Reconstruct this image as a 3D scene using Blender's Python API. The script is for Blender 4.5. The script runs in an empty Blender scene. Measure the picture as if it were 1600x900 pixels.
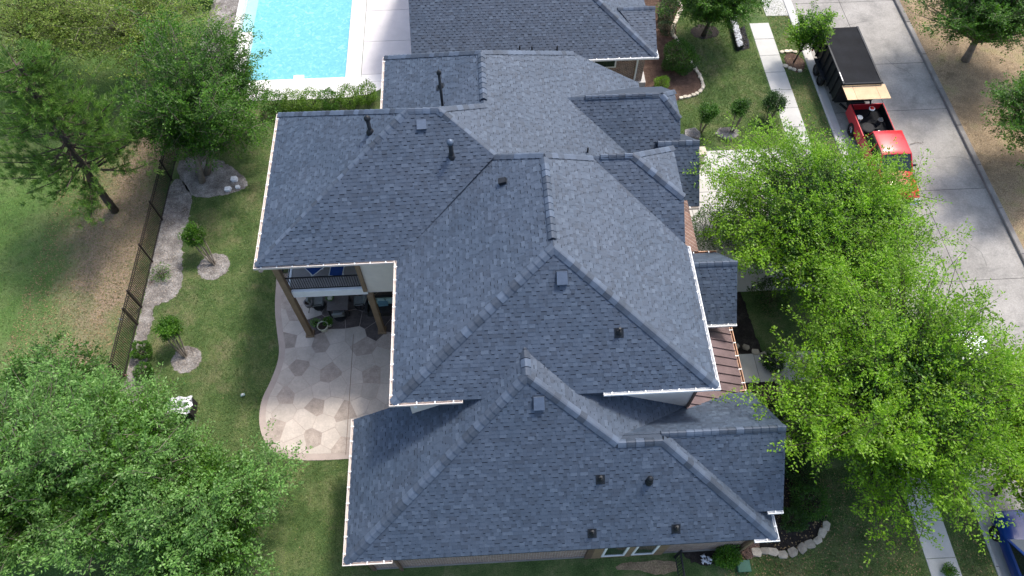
import bpy, bmesh, math, random
import numpy as np
from mathutils import Vector, Matrix
R = random.Random(7)
NR = np.random.default_rng(11)
SC = bpy.context.scene
COL = SC.collection

# ------------------------------------------------------------------ camera, sky, sun, exposure
CAM_H, F_PX, PITCH, YAW = 32.0, 1128.0, math.radians(59.3), math.radians(3.1)
cd = bpy.data.cameras.new("camera")
cd.sensor_width = 36.0
cd.lens = F_PX / 1600 * 36
cd.clip_end = 2000
cam = bpy.data.objects.new("camera", cd)
COL.objects.link(cam)
cam.location = (0, 0, CAM_H)
cam.rotation_euler = (math.pi / 2 - PITCH, 0, -YAW)
SC.camera = cam

SUN_DIR = Vector((0.40, 0.47, 1.0)).normalized()
W_ = bpy.data.worlds.new("World")
SC.world = W_
W_.use_nodes = True
wn = W_.node_tree.nodes
sky = wn.new("ShaderNodeTexSky")
sky.sky_type = 'NISHITA'
sky.sun_disc = False
sky.sun_elevation = math.asin(SUN_DIR.z)
sky.sun_rotation = math.atan2(SUN_DIR.x, SUN_DIR.y)
sky.dust_density = 3.0
wn["Background"].inputs[1].default_value = 0.15
W_.node_tree.links.new(sky.outputs[0], wn["Background"].inputs[0])
sl = bpy.data.lights.new("sun", 'SUN')
sl.energy = 1.8
sl.angle = math.radians(8.0)
sl.color = (1.0, 0.95, 0.87)
so = bpy.data.objects.new("sun", sl)
COL.objects.link(so)
so.rotation_euler = (-SUN_DIR).to_track_quat('-Z', 'Y').to_euler()
SC.view_settings.view_transform = 'Standard'
SC.view_settings.look = 'None'
SC.view_settings.exposure = 1.03
SC.view_settings.gamma = 1.0

# ------------------------------------------------------------------ survey helpers (aerial photo -> ground metres)
_fw = Vector((math.sin(YAW) * math.cos(PITCH), math.cos(YAW) * math.cos(PITCH), -math.sin(PITCH)))
_rt = Vector((math.cos(YAW), -math.sin(YAW), 0))
_up = _rt.cross(_fw)
_C = Vector((0, 0, CAM_H))

def ray(u, v):
    return F_PX * _fw + (u - 800) * _rt + (450 - v) * _up

def at(u, v, z=0.0):
    d = ray(u, v)
    return _C + d * ((z - CAM_H) / d.z)

def onpl(u, v, P, n):
    d = ray(u, v)
    n = Vector(n)
    return _C + d * ((Vector(P) - _C).dot(n) / d.dot(n))

def zat(u, v, x, y):
    d = ray(u, v)
    return CAM_H + d.z * math.hypot(x, y) / math.hypot(d.x, d.y)

# ------------------------------------------------------------------ materials
def srgb(r, g, b):
    f = lambda c: (c / 255 / 12.92) if c <= 10 else ((c / 255 + .055) / 1.055) ** 2.4
    return (f(r), f(g), f(b), 1)

def new_mat(name):
    m = bpy.data.materials.new(name)
    m.use_nodes = True
    nt = m.node_tree
    return m, nt, nt.nodes, nt.links, nt.nodes["Principled BSDF"]

def ramp(ns, stops):
    r = ns.new("ShaderNodeValToRGB")
    e = r.color_ramp.elements
    e[0].position, e[0].color = stops[0][0], (*stops[0][1][:3], 1)
    e[1].position, e[1].color = stops[-1][0], (*stops[-1][1][:3], 1)
    for p, c in stops[1:-1]:
        x = e.new(p)
        x.color = (*c[:3], 1)
    return r

def noise(nt, scale, detail=4, rough=.6, vec=None, dist=0.0):
    n = nt.nodes.new("ShaderNodeTexNoise")
    n.inputs["Scale"].default_value = scale
    n.inputs["Detail"].default_value = detail
    n.inputs["Roughness"].default_value = rough
    n.inputs["Distortion"].default_value = dist
    if vec is not None:
        nt.links.new(vec, n.inputs["Vector"])
    return n

def mixc(nt, a, b, fac, mode='MIX'):
    m = nt.nodes.new("ShaderNodeMix")
    m.data_type = 'RGBA'
    m.blend_type = mode
    for sock, v in ((m.inputs[6], a), (m.inputs[7], b), (m.inputs[0], fac)):
        if hasattr(v, "is_output"):
            nt.links.new(v, sock)
        elif isinstance(v, (int, float)):
            sock.default_value = v
        else:
            sock.default_value = (*v[:3], 1)
    return m.outputs[2]

def scale_c(c, k):
    return (c[0] * k, c[1] * k, c[2] * k)

def position(nt):
    g = nt.nodes.new("ShaderNodeNewGeometry")
    return g.outputs["Position"]

def simple(name, col, rough=.7, var=.18, scale=3.0, fine=40.0, bump=.15, metal=0.0, spec=.3, coat=0.0, objrand=0.0, islandrand=0.0):
    m, nt, ns, ln, bs = new_mat(name)
    pos = position(nt)
    n1 = noise(nt, scale, 5, .65, pos)
    n2 = noise(nt, fine, 3, .6, pos)
    r1 = ramp(ns, [(.3, scale_c(col, 1 - var)), (.7, scale_c(col, 1 + var))])
    ln.new(n1.outputs[0], r1.inputs[0])
    r2 = ramp(ns, [(.25, (1 - var,) * 3), (.75, (1 + var * .6,) * 3)])
    ln.new(n2.outputs[0], r2.inputs[0])
    c = mixc(nt, r1.outputs[0], r2.outputs[0], 1.0, 'MULTIPLY')
    rnd = None
    if objrand:
        oi = ns.new("ShaderNodeObjectInfo")
        rnd, amt = oi.outputs["Random"], objrand
    if islandrand:
        g = ns.new("ShaderNodeNewGeometry")
        rnd, amt = g.outputs["Random Per Island"], islandrand
    if rnd is not None:
        r3 = ramp(ns, [(0, (1 - amt,) * 3), (1, (1 + amt,) * 3)])
        ln.new(rnd, r3.inputs[0])
        c = mixc(nt, c, r3.outputs[0], 1.0, 'MULTIPLY')
    ln.new(c, bs.inputs["Base Color"])
    bs.inputs["Roughness"].default_value = rough
    bs.inputs["Metallic"].default_value = metal
    bs.inputs["Specular IOR Level"].default_value = spec
    bs.inputs["Coat Weight"].default_value = coat
    if bump:
        b = ns.new("ShaderNodeBump")
        b.inputs["Strength"].default_value = bump
        b.inputs["Distance"].default_value = .02
        ln.new(n2.outputs[0], b.inputs["Height"])
        ln.new(b.outputs[0], bs.inputs["Normal"])
    return m

def shingle_mat(name, use_obj):
    m, nt, ns, ln, bs = new_mat(name)
    if use_obj:
        rnd = ns.new("ShaderNodeObjectInfo").outputs["Random"]
    else:
        rnd = ns.new("ShaderNodeNewGeometry").outputs["Random Per Island"]
    r = ramp(ns, [(0, (.037, .051, .076)), (.25, (.044, .062, .093)), (.6, (.050, .070, .104)), (.88, (.057, .079, .116)), (1, (.072, .097, .137))])
    ln.new(rnd, r.inputs[0])
    pos = position(nt)
    g = noise(nt, 120, 2, .7, pos)
    gr = ramp(ns, [(.3, (.72, .72, .72)), (.7, (1.25, 1.25, 1.25))])
    ln.new(g.outputs[0], gr.inputs[0])
    c = mixc(nt, r.outputs[0], gr.outputs[0], 1.0, 'MULTIPLY')
    big = noise(nt, .55, 4, .6, pos)
    br = ramp(ns, [(.3, (.90, .95, .97)), (.7, (1.15, 1.12, 1.10))])
    ln.new(big.outputs[0], br.inputs[0])
    c = mixc(nt, c, br.outputs[0], 1.0, 'MULTIPLY')
    ln.new(c, bs.inputs["Base Color"])
    bs.inputs["Roughness"].default_value = .62
    bs.inputs["Specular IOR Level"].default_value = .45
    b = ns.new("ShaderNodeBump")
    b.inputs["Strength"].default_value = .35
    b.inputs["Distance"].default_value = .01
    ln.new(g.outputs[0], b.inputs["Height"])
    ln.new(b.outputs[0], bs.inputs["Normal"])
    return m

def leaf_mat(name, lo, hi, trans=.35, clump=.35):
    """leaf colour varies leaf by leaf and by clump"""
    m, nt, ns, ln, bs = new_mat(name)
    g = ns.new("ShaderNodeNewGeometry")
    r = ramp(ns, [(0, lo), (.55, tuple((a + b) / 2 for a, b in zip(lo, hi))), (1, hi)])
    ln.new(g.outputs["Random Per Island"], r.inputs[0])
    n = noise(nt, .9, 3, .6, g.outputs["Position"])
    rr = ramp(ns, [(.3, (1 - clump,) * 3), (.7, (1 + clump, 1 + clump, 1 + clump * .6))])
    ln.new(n.outputs[0], rr.inputs[0])
    c = mixc(nt, r.outputs[0], rr.outputs[0], 1.0, 'MULTIPLY')
    ln.new(c, bs.inputs["Base Color"])
    bs.inputs["Roughness"].default_value = .45
    bs.inputs["Specular IOR Level"].default_value = .4
    t = ns.new("ShaderNodeBsdfTranslucent")
    c2 = mixc(nt, c, (.95, 1.2, .5), 1.0, 'MULTIPLY')
    ln.new(c2, t.inputs[0])
    mx = ns.new("ShaderNodeMixShader")
    mx.inputs[0].default_value = trans
    ln.new(bs.outputs[0], mx.inputs[1])
    ln.new(t.outputs[0], mx.inputs[2])
    ln.new(mx.outputs[0], ns["Material Output"].inputs[0])
    return m

def ground_mat(name, stops, scale, fine_scale=25, fine=.45, extra=None, bump=.5, fleck=None):
    m, nt, ns, ln, bs = new_mat(name)
    pos = position(nt)
    n1 = noise(nt, scale, 9, .72, pos, .1)
    r1 = ramp(ns, stops)
    ln.new(n1.outputs[0], r1.inputs[0])
    c = r1.outputs[0]
    n2 = noise(nt, fine_scale, 6, .75, pos)
    r2 = ramp(ns, [(.3, (1 - fine,) * 3), (.7, (1 + fine * .8,) * 3)])
    ln.new(n2.outputs[0], r2.inputs[0])
    c = mixc(nt, c, r2.outputs[0], 1.0, 'MULTIPLY')
    if extra:
        col, sc_, lo, hi = extra
        n3 = noise(nt, sc_, 9, .72, pos, .15)
        r3 = ramp(ns, [(lo, (0, 0, 0)), (hi, (1, 1, 1))])
        ln.new(n3.outputs[0], r3.inputs[0])
        c = mixc(nt, c, mixc(nt, col, r2.outputs[0], 1.0, 'MULTIPLY'), r3.outputs[0])
    if fleck:
        fcol, fs, th = fleck
        v = ns.new("ShaderNodeTexVoronoi")
        v.inputs["Scale"].default_value = fs
        ln.new(pos, v.inputs["Vector"])
        r4 = ramp(ns, [(th * .6, (1, 1, 1)), (th, (0, 0, 0))])
        ln.new(v.outputs["Distance"], r4.inputs[0])
        n5 = noise(nt, .5, 4, .6, pos)
        r5 = ramp(ns, [(.45, (0, 0, 0)), (.65, (1, 1, 1))])
        ln.new(n5.outputs[0], r5.inputs[0])
        c = mixc(nt, c, fcol, mixc(nt, r4.outputs[0], r5.outputs[0], 1.0, 'MULTIPLY'))
    ln.new(c, bs.inputs["Base Color"])
    bs.inputs["Roughness"].default_value = .9
    bs.inputs["Specular IOR Level"].default_value = .15
    b = ns.new("ShaderNodeBump")
    b.inputs["Strength"].default_value = bump
    b.inputs["Distance"].default_value = .06
    ln.new(n2.outputs[0], b.inputs["Height"])
    ln.new(b.outputs[0], bs.inputs["Normal"])
    return m

def brick_mat(name):
    m, nt, ns, ln, bs = new_mat(name)
    tc = ns.new("ShaderNodeNewGeometry")
    sp = ns.new("ShaderNodeSeparateXYZ")
    ln.new(tc.outputs["Position"], sp.inputs[0])
    ad = ns.new("ShaderNodeMath")
    ln.new(sp.outputs[0], ad.inputs[0])
    ln.new(sp.outputs[1], ad.inputs[1])
    cb = ns.new("ShaderNodeCombineXYZ")
    ln.new(ad.outputs[0], cb.inputs[0])
    ln.new(sp.outputs[2], cb.inputs[1])
    bt = ns.new("ShaderNodeTexBrick")
    ln.new(cb.outputs[0], bt.inputs["Vector"])
    bt.inputs["Scale"].default_value = 1.0
    bt.inputs["Brick Width"].default_value = .22
    bt.inputs["Row Height"].default_value = .085
    bt.inputs["Mortar Size"].default_value = .009
    bt.inputs["Color1"].default_value = (.30, .18, .135, 1)
    bt.inputs["Color2"].default_value = (.17, .105, .085, 1)
    bt.inputs["Mortar"].default_value = (.50, .46, .42, 1)
    n = noise(nt, 6, 4, .7, tc.outputs["Position"])
    r = ramp(ns, [(.3, (.75, .75, .75)), (.7, (1.3, 1.3, 1.3))])
    ln.new(n.outputs[0], r.inputs[0])
    ln.new(mixc(nt, bt.outputs[0], r.outputs[0], 1.0, 'MULTIPLY'), bs.inputs["Base Color"])
    b = ns.new("ShaderNodeBump")
    b.inputs["Strength"].default_value = .6
    b.inputs["Distance"].default_value = .02
    b.invert = True
    ln.new(bt.outputs["Fac"], b.inputs["Height"])
    ln.new(b.outputs[0], bs.inputs["Normal"])
    bs.inputs["Roughness"].default_value = .9
    return m

M = {}
M['shingle'] = shingle_mat("shingle_grey_blue", False)
M['shingle_one'] = shingle_mat("shingle_single", True)
M['cap'] = simple("ridge_cap_shingle", (.061, .083, .120), .62, .14, 2, 110, .3, objrand=.40, spec=.45)
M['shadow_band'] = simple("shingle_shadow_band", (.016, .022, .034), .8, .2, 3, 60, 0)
M['deck'] = simple("roof_deck", (.045, .06, .085), .8)
M['black_metal'] = simple("black_painted_metal", (.012, .015, .020), .5, .2, 5, 60, .05, spec=.3)
M['rubber'] = simple("black_rubber", (.018, .018, .019), .75, .2, 6, 60, .1)
M['vent_grey'] = simple("vent_grey_blue", (.095, .125, .175), .4, .12, 6, 50, .05, metal=.3, spec=.5)
M['gutter'] = simple("gutter_cream", (.66, .58, .52), .5, .1, 2, 30, .05)
M['white'] = simple("white_paint", (.80, .80, .79), .5, .06, 3, 40, .05)
M['stucco'] = simple("cream_stucco", (.74, .665, .575), .9, .07, 1.5, 70, .4)
M['tan_trim'] = simple("tan_brown_trim", (.24, .165, .10), .7, .16, 2, 40, .1)
M['brown_trim'] = simple("dark_brown_trim", (.13, .085, .06), .7, .16, 2, 40, .1)
M['brick'] = brick_mat("brown_brick")
M['copper'] = simple("aged_copper", (.19, .135, .138), .5, .2, 1.5, 30, .05, metal=.25, spec=.4)
M['copper_trim'] = simple("copper_trim", (.34, .20, .13), .5, .2, 3, 40, .05, metal=.3)
M['glass'] = simple("dark_glass", (.015, .02, .02), .06, .2, 1, 5, 0, spec=.8)
M['pane'] = simple("window_pane", (.03, .045, .04), .08, .4, 1.2, 5, 0, spec=.7)
M['concrete'] = ground_mat("road_concrete", [(.30, (.215, .203, .186)), (.5, (.315, .297, .272)), (.70, (.39, .367, .338))], .35, 12, .22, extra=((.19, .182, .168), .5, .50, .72), bump=.15)
M['walk'] = simple("sidewalk_concrete", (.47, .46, .435), .85, .1, .8, 35, .15, objrand=.06)
M['drive'] = simple("driveway_concrete", (.50, .485, .46), .85, .1, .7, 35, .15, objrand=.05)
M['curb'] = simple("curb_concrete", (.22, .205, .19), .9, .25, 1.2, 25, .3, objrand=.12)
M['pool_deck'] = simple("pool_deck_concrete", (.62, .585, .58), .85, .07, 1.0, 30, .2, objrand=.05)
M['coping'] = simple("pool_coping_white", (.72, .69, .68), .7, .04, 1.0, 30, .1)
M['pool_shell'] = simple("pool_plaster", (.18, .52, .62), .6, .06, 2, 20, .05)
M['patio'] = simple("patio_border_concrete", (.42, .345, .30), .85, .10, 1.5, 30, .2)
M['flag'] = simple("pale_flagstone", (.50, .435, .375), .8, .12, 1.3, 14, .3, objrand=.09)
M['flag_dark'] = simple("brown_flagstone", (.385, .32, .272), .8, .2, 2.5, 16, .3, objrand=.14)
M['lawn'] = ground_mat("lawn_grass", [(.30, (.042, .080, .022)), (.48, (.082, .132, .042)), (.60, (.135, .168, .066)), (.74, (.22, .21, .11))], .7, 20, .7, extra=((.22, .185, .11), .4, .53, .74), bump=.8, fleck=((.30, .24, .13), 3.2, .12))
def field_mat():
    m = ground_mat("field_dry_grass", [(.25, (.060, .130, .026)), (.47, (.105, .185, .050)), (.62, (.17, .205, .085)), (.78, (.27, .245, .15))], .2, 22, .55, bump=.8)
    nt = m.node_tree
    ns, ln, bs = nt.nodes, nt.links, nt.nodes["Principled BSDF"]
    base = bs.inputs["Base Color"].links[0].from_socket
    pos = position(nt)
    sp = ns.new("ShaderNodeSeparateXYZ")
    ln.new(pos, sp.inputs[0])
    n = noise(nt, .32, 8, .7, pos)
    def math_(op, a, b):
        q = ns.new("ShaderNodeMath")
        q.operation = op
        for i, v in enumerate((a, b)):
            if hasattr(v, "is_output"):
                ln.new(v, q.inputs[i])
            else:
                q.inputs[i].default_value = v
        return q.outputs[0]
    # trodden, needle-strewn strip along the fence, widest under the pine
    dx = math_('ABSOLUTE', math_('ADD', sp.outputs[0], 19.9), 0)
    d = math_('ADD', math_('MULTIPLY', dx, .22), math_('MULTIPLY', math_('ABSOLUTE', math_('ADD', sp.outputs[1], -23.5), 0), .045))
    e = math_('ADD', d, math_('MULTIPLY', math_('ADD', n.outputs[0], -.5), -1.9))
    r = ramp(ns, [(.30, (1, 1, 1)), (.78, (0, 0, 0))])
    ln.new(e, r.inputs[0])
    n2 = noise(nt, 16, 6, .75, pos)
    r2 = ramp(ns, [(.25, (.15, .105, .07)), (.5, (.29, .215, .15)), (.75, (.43, .335, .24))])
    ln.new(n2.outputs[0], r2.inputs[0])
    ln.new(mixc(nt, base, r2.outputs[0], r.outputs[0]), bs.inputs["Base Color"])
    return m
M['field'] = field_mat()
M['verge'] = ground_mat("verge_leaf_litter", [(.28, (.13, .098, .062)), (.48, (.29, .215, .135)), (.70, (.46, .345, .215))], .45, 15, .62, extra=((.20, .195, .075), .45, .52, .70), bump=.8)
M['mulch_grey'] = ground_mat("grey_mulch", [(.30, (.10, .088, .078)), (.48, (.23, .21, .195)), (.66, (.42, .395, .37))], 1.3, 16, .62, extra=((.10, .075, .06), 1.1, .56, .70), bump=1.0)
M['mulch_brown'] = ground_mat("brown_mulch", [(.3, (.055, .034, .026)), (.5, (.105, .066, .05)), (.7, (.19, .125, .095))], 2.5, 30, .6, bump=1.0)
M['mulch_dark'] = ground_mat("dark_mulch", [(.3, (.018, .015, .014)), (.5, (.035, .029, .026)), (.75, (.085, .072, .062))], 2.0, 25, .6, bump=1.0)
M['stone'] = simple("edging_limestone", (.43, .37, .29), .9, .25, 4, 30, .5, objrand=.3)
M['stone_pale'] = simple("edging_pale_stone", (.60, .53, .42), .9, .18, 4, 30, .5, objrand=.2)
M['bark'] = simple("tree_bark", (.085, .066, .05), .95, .35, 3, 22, .6)
M['bark_pale'] = simple("pale_bark", (.21, .175, .14), .95, .3, 3, 22, .6)
M['tarp'] = simple("black_tarp", (.007, .008, .011), .75, .35, 1.2, 14, .35, spec=.15)
M['plywood'] = simple("plywood_board", (.62, .43, .255), .7, .1, 2.0, 18, .1, objrand=.12)
M['red_paint'] = simple("red_car_paint", (.52, .018, .026), .3, .05, 1, 5, 0, spec=.4, coat=.25)
M['blue_paint'] = simple("blue_car_paint", (.002, .030, .18), .3, .06, 1, 5, 0, spec=.4, coat=.35)
M['white_paint'] = simple("white_car_paint", (.78, .80, .82), .3, .03, 1, 5, 0, spec=.6, coat=.8)
M['chrome'] = simple("chrome", (.62, .63, .64), .2, .08, 2, 10, 0, metal=1.0)
M['headlamp'] = simple("headlamp_glass", (.72, .75, .78), .1, .05, 2, 10, 0, spec=.8)
M['red_lamp'] = simple("red_plastic", (.55, .02, .012), .35, .1, 2, 20, 0)
M['steel'] = simple("grey_steel", (.17, .17, .175), .5, .2, 3, 30, .1, metal=.6)
M['fence'] = simple("fence_dark_brown_iron", (.030, .022, .018), .55, .25, 3, 40, .1)
M['blue_fabric'] = simple("blue_sling_fabric", (.02, .065, .24), .8, .12, 3, 90, .2)
M['teal_fabric'] = simple("pale_teal_cushion", (.36, .50, .46), .9, .12, 4, 40, .3)
M['blue_cushion'] = simple("slate_blue_cushion", (.12, .24, .30), .9, .12, 4, 40, .3)
M['grey_fabric'] = simple("grey_cushion", (.19, .20, .19), .9, .15, 4, 40, .3)
M['wicker'] = simple("dark_wicker", (.030, .028, .027), .75, .3, 6, 60, .4)
M['stone_top'] = simple("grey_tile_table_top", (.14, .12, .11), .6, .2, 5, 30, .2)
M['pot_cream'] = simple("cream_ceramic", (.55, .52, .40), .45, .12, 4, 30, .05)
M['pot_grey'] = simple("grey_ceramic", (.22, .20, .20), .5, .12, 4, 30, .05)
M['soil'] = simple("potting_soil", (.035, .025, .018), .95, .3, 8, 60, .5)
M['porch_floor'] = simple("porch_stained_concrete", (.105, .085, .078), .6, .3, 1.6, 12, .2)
M['balcony_floor'] = simple("balcony_floor", (.40, .36, .33), .8, .12, 1.5, 30, .2)
M['green_box'] = simple("green_plastic", (.07, .17, .115), .6, .15, 3, 30, .1)
M['white_rock'] = simple("white_rock", (.66, .66, .68), .85, .15, 5, 30, .4, islandrand=.25)
M['gravel'] = simple("river_pebble", (.26, .17, .13), .9, .2, 6, 40, .4, islandrand=.45)
M['grey_gravel'] = simple("grey_gravel", (.12, .12, .125), .9, .2, 6, 40, .4, islandrand=.45)
M['pink'] = simple("pink_plastic", (.75, .22, .27), .5, .1, 3, 30, .05)

def water_mat():
    m, nt, ns, ln, bs = new_mat("pool_water")
    pos = position(nt)
    n = noise(nt, 3.2, 5, .6, pos, 1.2)
    r = ramp(ns, [(.3, (.115, .385, .46)), (.55, (.16, .455, .53)), (.72, (.29, .60, .66))])
    ln.new(n.outputs[0], r.inputs[0])
    ln.new(r.outputs[0], bs.inputs["Base Color"])
    bs.inputs["Roughness"].default_value = .12
    b = ns.new("ShaderNodeBump")
    b.inputs["Strength"].default_value = .25
    b.inputs["Distance"].default_value = .05
    ln.new(n.outputs[0], b.inputs["Height"])
    ln.new(b.outputs[0], bs.inputs["Normal"])
    return m
M['water'] = water_mat()

L_ = {}
L_['bright'] = leaf_mat("leaf_bright_green", (.034, .112, .010), (.115, .245, .022), .4)
L_['fresh'] = leaf_mat("leaf_fresh_green", (.125, .265, .010), (.25, .43, .022), .42)  # also paints the sunlit outer sprays of the right-hand trees
L_['lime'] = leaf_mat("leaf_lime", (.15, .27, .012), (.32, .46, .025), .42)
L_['mid'] = leaf_mat("leaf_mid_green", (.026, .085, .010), (.080, .185, .022), .36)
L_['deep'] = leaf_mat("leaf_deep_green", (.020, .062, .011), (.062, .140, .025), .3)
L_['silver'] = leaf_mat("leaf_silver_green", (.080, .190, .035), (.20, .36, .10), .32)
L_['olive'] = leaf_mat("leaf_olive_yellow", (.13, .19, .03), (.30, .38, .085), .4)
L_['pine'] = leaf_mat("pine_needles", (.065, .150, .030), (.19, .30, .070), .4)
L_['hedge'] = leaf_mat("hedge_leaf", (.075, .155, .012), (.19, .33, .03), .35)
L_['dark'] = leaf_mat("leaf_dark_green", (.010, .032, .007), (.036, .085, .018), .25)

# ------------------------------------------------------------------ object helpers
def link(o, parent=None):
    COL.objects.link(o)
    if parent:
        o.parent = parent
    return o

def mesh_obj(name, verts, faces, mats, parent=None, mi=None, smooth=False, loc=None):
    me = bpy.data.meshes.new(name)
    me.from_pydata([tuple(v) for v in verts], [], faces)
    for m in (mats if isinstance(mats, (list, tuple)) else [mats]):
        me.materials.append(m)
    if mi is not None:
        me.polygons.foreach_set("material_index", mi)
    if smooth:
        me.polygons.foreach_set("use_smooth", [True] * len(me.polygons))
    me.update()
    o = bpy.data.objects.new(name, me)
    if loc is not None:
        o.location = loc
    return link(o, parent)

def tag(o, label, cat, group=None):
    o["label"] = label
    o["category"] = cat
    if group:
        o["group"] = group
    return o

def structure(o):
    o["kind"] = "structure"
    return o

def stuff(o, label=None):
    o["kind"] = "stuff"
    if label:
        o["label"] = label
    return o

def thing(name, label, cat, loc=(0, 0, 0), rz=0.0, group=None):
    o = bpy.data.objects.new(name, None)
    o.empty_display_size = .3
    o.location = loc
    o.rotation_euler = (0, 0, rz)
    link(o)
    return tag(o, label, cat, group)

class MB:
    """collects shapes into one mesh"""
    def __init__(s):
        s.v, s.f, s.m = [], [], []
    def add(s, vs, fs, m=0):
        n = len(s.v)
        s.v += [tuple(v) for v in vs]
        s.f += [tuple(i + n for i in f) for f in fs]
        s.m += [m] * len(fs)
        return s
    def box(s, x0, x1, y0, y1, z0, z1, m=0, bev=0.0):
        if bev:
            b = min(bev, (x1 - x0) * .45, (y1 - y0) * .45, (z1 - z0) * .45)
            prof = [(b, z0), (0, z0 + b), (0, z1 - b), (b, z1)]
            vs = []
            for ins, z in prof:
                vs += [(x0 + ins, y0 + ins, z), (x1 - ins, y0 + ins, z), (x1 - ins, y1 - ins, z), (x0 + ins, y1 - ins, z)]
            fs = [(3, 2, 1, 0), (12, 13, 14, 15)]
            for k in range(3):
                for i in range(4):
                    j = (i + 1) % 4
                    fs.append((k * 4 + i, k * 4 + j, k * 4 + 4 + j, k * 4 + 4 + i))
            return s.add(vs, fs, m)
        vs = [(x0, y0, z0), (x1, y0, z0), (x1, y1, z0), (x0, y1, z0), (x0, y0, z1), (x1, y0, z1), (x1, y1, z1), (x0, y1, z1)]
        return s.add(vs, [(3, 2, 1, 0), (4, 5, 6, 7), (0, 1, 5, 4), (1, 2, 6, 5), (2, 3, 7, 6), (3, 0, 4, 7)], m)
    def bar(s, a, b, w, h=None, m=0, up=(0, 0, 1)):
        a, b = Vector(a), Vector(b)
        h = h or w
        d = (b - a).normalized()
        u = Vector(up)
        if abs(d.dot(u)) > .99:
            u = Vector((0, 1, 0))
        x = d.cross(u).normalized() * (w / 2)
        y = x.cross(d).normalized() * (h / 2)
        vs = [p + sx * x + sy * y for p in (a, b) for sx, sy in ((-1, -1), (1, -1), (1, 1), (-1, 1))]
        return s.add(vs, [(3, 2, 1, 0), (4, 5, 6, 7), (0, 1, 5, 4), (1, 2, 6, 5), (2, 3, 7, 6), (3, 0, 4, 7)], m)
    def tube(s, pts, rads, n=6, m=0, cap=True):
        pts = [Vector(p) for p in pts]
        if not isinstance(rads, (list, tuple)):
            rads = [rads] * len(pts)
        rads = [float(r) for r in rads]
        base = len(s.v)
        prev = None
        for i, p in enumerate(pts):
            d = (pts[min(i + 1, len(pts) - 1)] - pts[max(i - 1, 0)]).normalized()
            if prev is None:
                x = d.orthogonal().normalized()
            else:
                x = (prev - d * prev.dot(d)).normalized()
            prev = x
            y = d.cross(x)
            for k in range(n):
                a = 2 * math.pi * k / n
                s.v.append(tuple(p + rads[i] * (math.cos(a) * x + math.sin(a) * y)))
        for i in range(len(pts) - 1):
            for k in range(n):
                k2 = (k + 1) % n
                s.f.append((base + i * n + k, base + i * n + k2, base + (i + 1) * n + k2, base + (i + 1) * n + k))
                s.m.append(m)
        if cap:
            s.f.append(tuple(base + k for k in reversed(range(n))))
            s.f.append(tuple(base + (len(pts) - 1) * n + k for k in range(n)))
            s.m += [m, m]
        return s
    def lathe(s, prof, c=(0, 0, 0), n=16, m=0):
        base = len(s.v)
        for r, z in prof:
            for k in range(n):
                a = 2 * math.pi * k / n
                s.v.append((c[0] + r * math.cos(a), c[1] + r * math.sin(a), c[2] + z))
        for i in range(len(prof) - 1):
            for k in range(n):
                k2 = (k + 1) % n
                s.f.append((base + i * n + k, base + i * n + k2, base + (i + 1) * n + k2, base + (i + 1) * n + k))
                s.m.append(m)
        s.f.append(tuple(base + (len(prof) - 1) * n + k for k in range(n)))
        s.m.append(m)
        return s
    def prism(s, poly, z0, z1, m=0):
        n = len(poly)
        vs = [(p[0], p[1], z0) for p in poly] + [(p[0], p[1], z1) for p in poly]
        fs = [tuple(range(n - 1, -1, -1)), tuple(range(n, 2 * n))]
        fs += [(i, (i + 1) % n, n + (i + 1) % n, n + i) for i in range(n)]
        return s.add(vs, fs, m)
    def build(s, name, mats, parent=None, smooth=False, loc=None):
        return mesh_obj(name, s.v, s.f, mats, parent, s.m, smooth, loc)

def ccw(poly):
    a = sum(poly[i][0] * poly[(i + 1) % len(poly)][1] - poly[(i + 1) % len(poly)][0] * poly[i][1] for i in range(len(poly)))
    return list(poly) if a > 0 else list(reversed(poly))

def smooth_loop(pts, it=2):
    for _ in range(it):
        q = []
        for i in range(len(pts)):
            a, b = pts[i], pts[(i + 1) % len(pts)]
            q.append((a[0] * .75 + b[0] * .25, a[1] * .75 + b[1] * .25))
            q.append((a[0] * .25 + b[0] * .75, a[1] * .25 + b[1] * .75))
        pts = q
    return pts

BEDS = []
def sheet(name, poly, z, m, thick=0.0):
    poly = ccw([(p[0], p[1]) for p in poly])
    if name.endswith("_bed"):
        q = []
        for i in range(len(poly)):
            a, b = Vector(poly[i]), Vector(poly[(i + 1) % len(poly)])
            n = max(1, int((b - a).length / .12))
            for k in range(n):
                p = a.lerp(b, k / n)
                q.append((p.x + R.gauss(0, .028), p.y + R.gauss(0, .028)))
        poly = q
        BEDS.append(poly)
    b = MB()
    if thick:
        b.prism(poly, z - thick, z)
    else:
        b.add([(x, y, z) for x, y in poly], [tuple(range(len(poly)))])
    return b.build(name, m)

def G(pts, z=0.0):
    return [tuple(at(u, v, z)[:2]) for u, v in pts]

def clip_half(poly, p, n):
    """keep the side of the line through p where (x-p).n <= 0"""
    out = []
    for i in range(len(poly)):
        a, b = poly[i], poly[(i + 1) % len(poly)]
        da = (a[0] - p[0]) * n[0] + (a[1] - p[1]) * n[1]
        db = (b[0] - p[0]) * n[0] + (b[1] - p[1]) * n[1]
        if da <= 0:
            out.append(a)
        if (da < 0 < db) or (db < 0 < da):
            t = da / (da - db)
            out.append((a[0] + (b[0] - a[0]) * t, a[1] + (b[1] - a[1]) * t))
    return out

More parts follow.
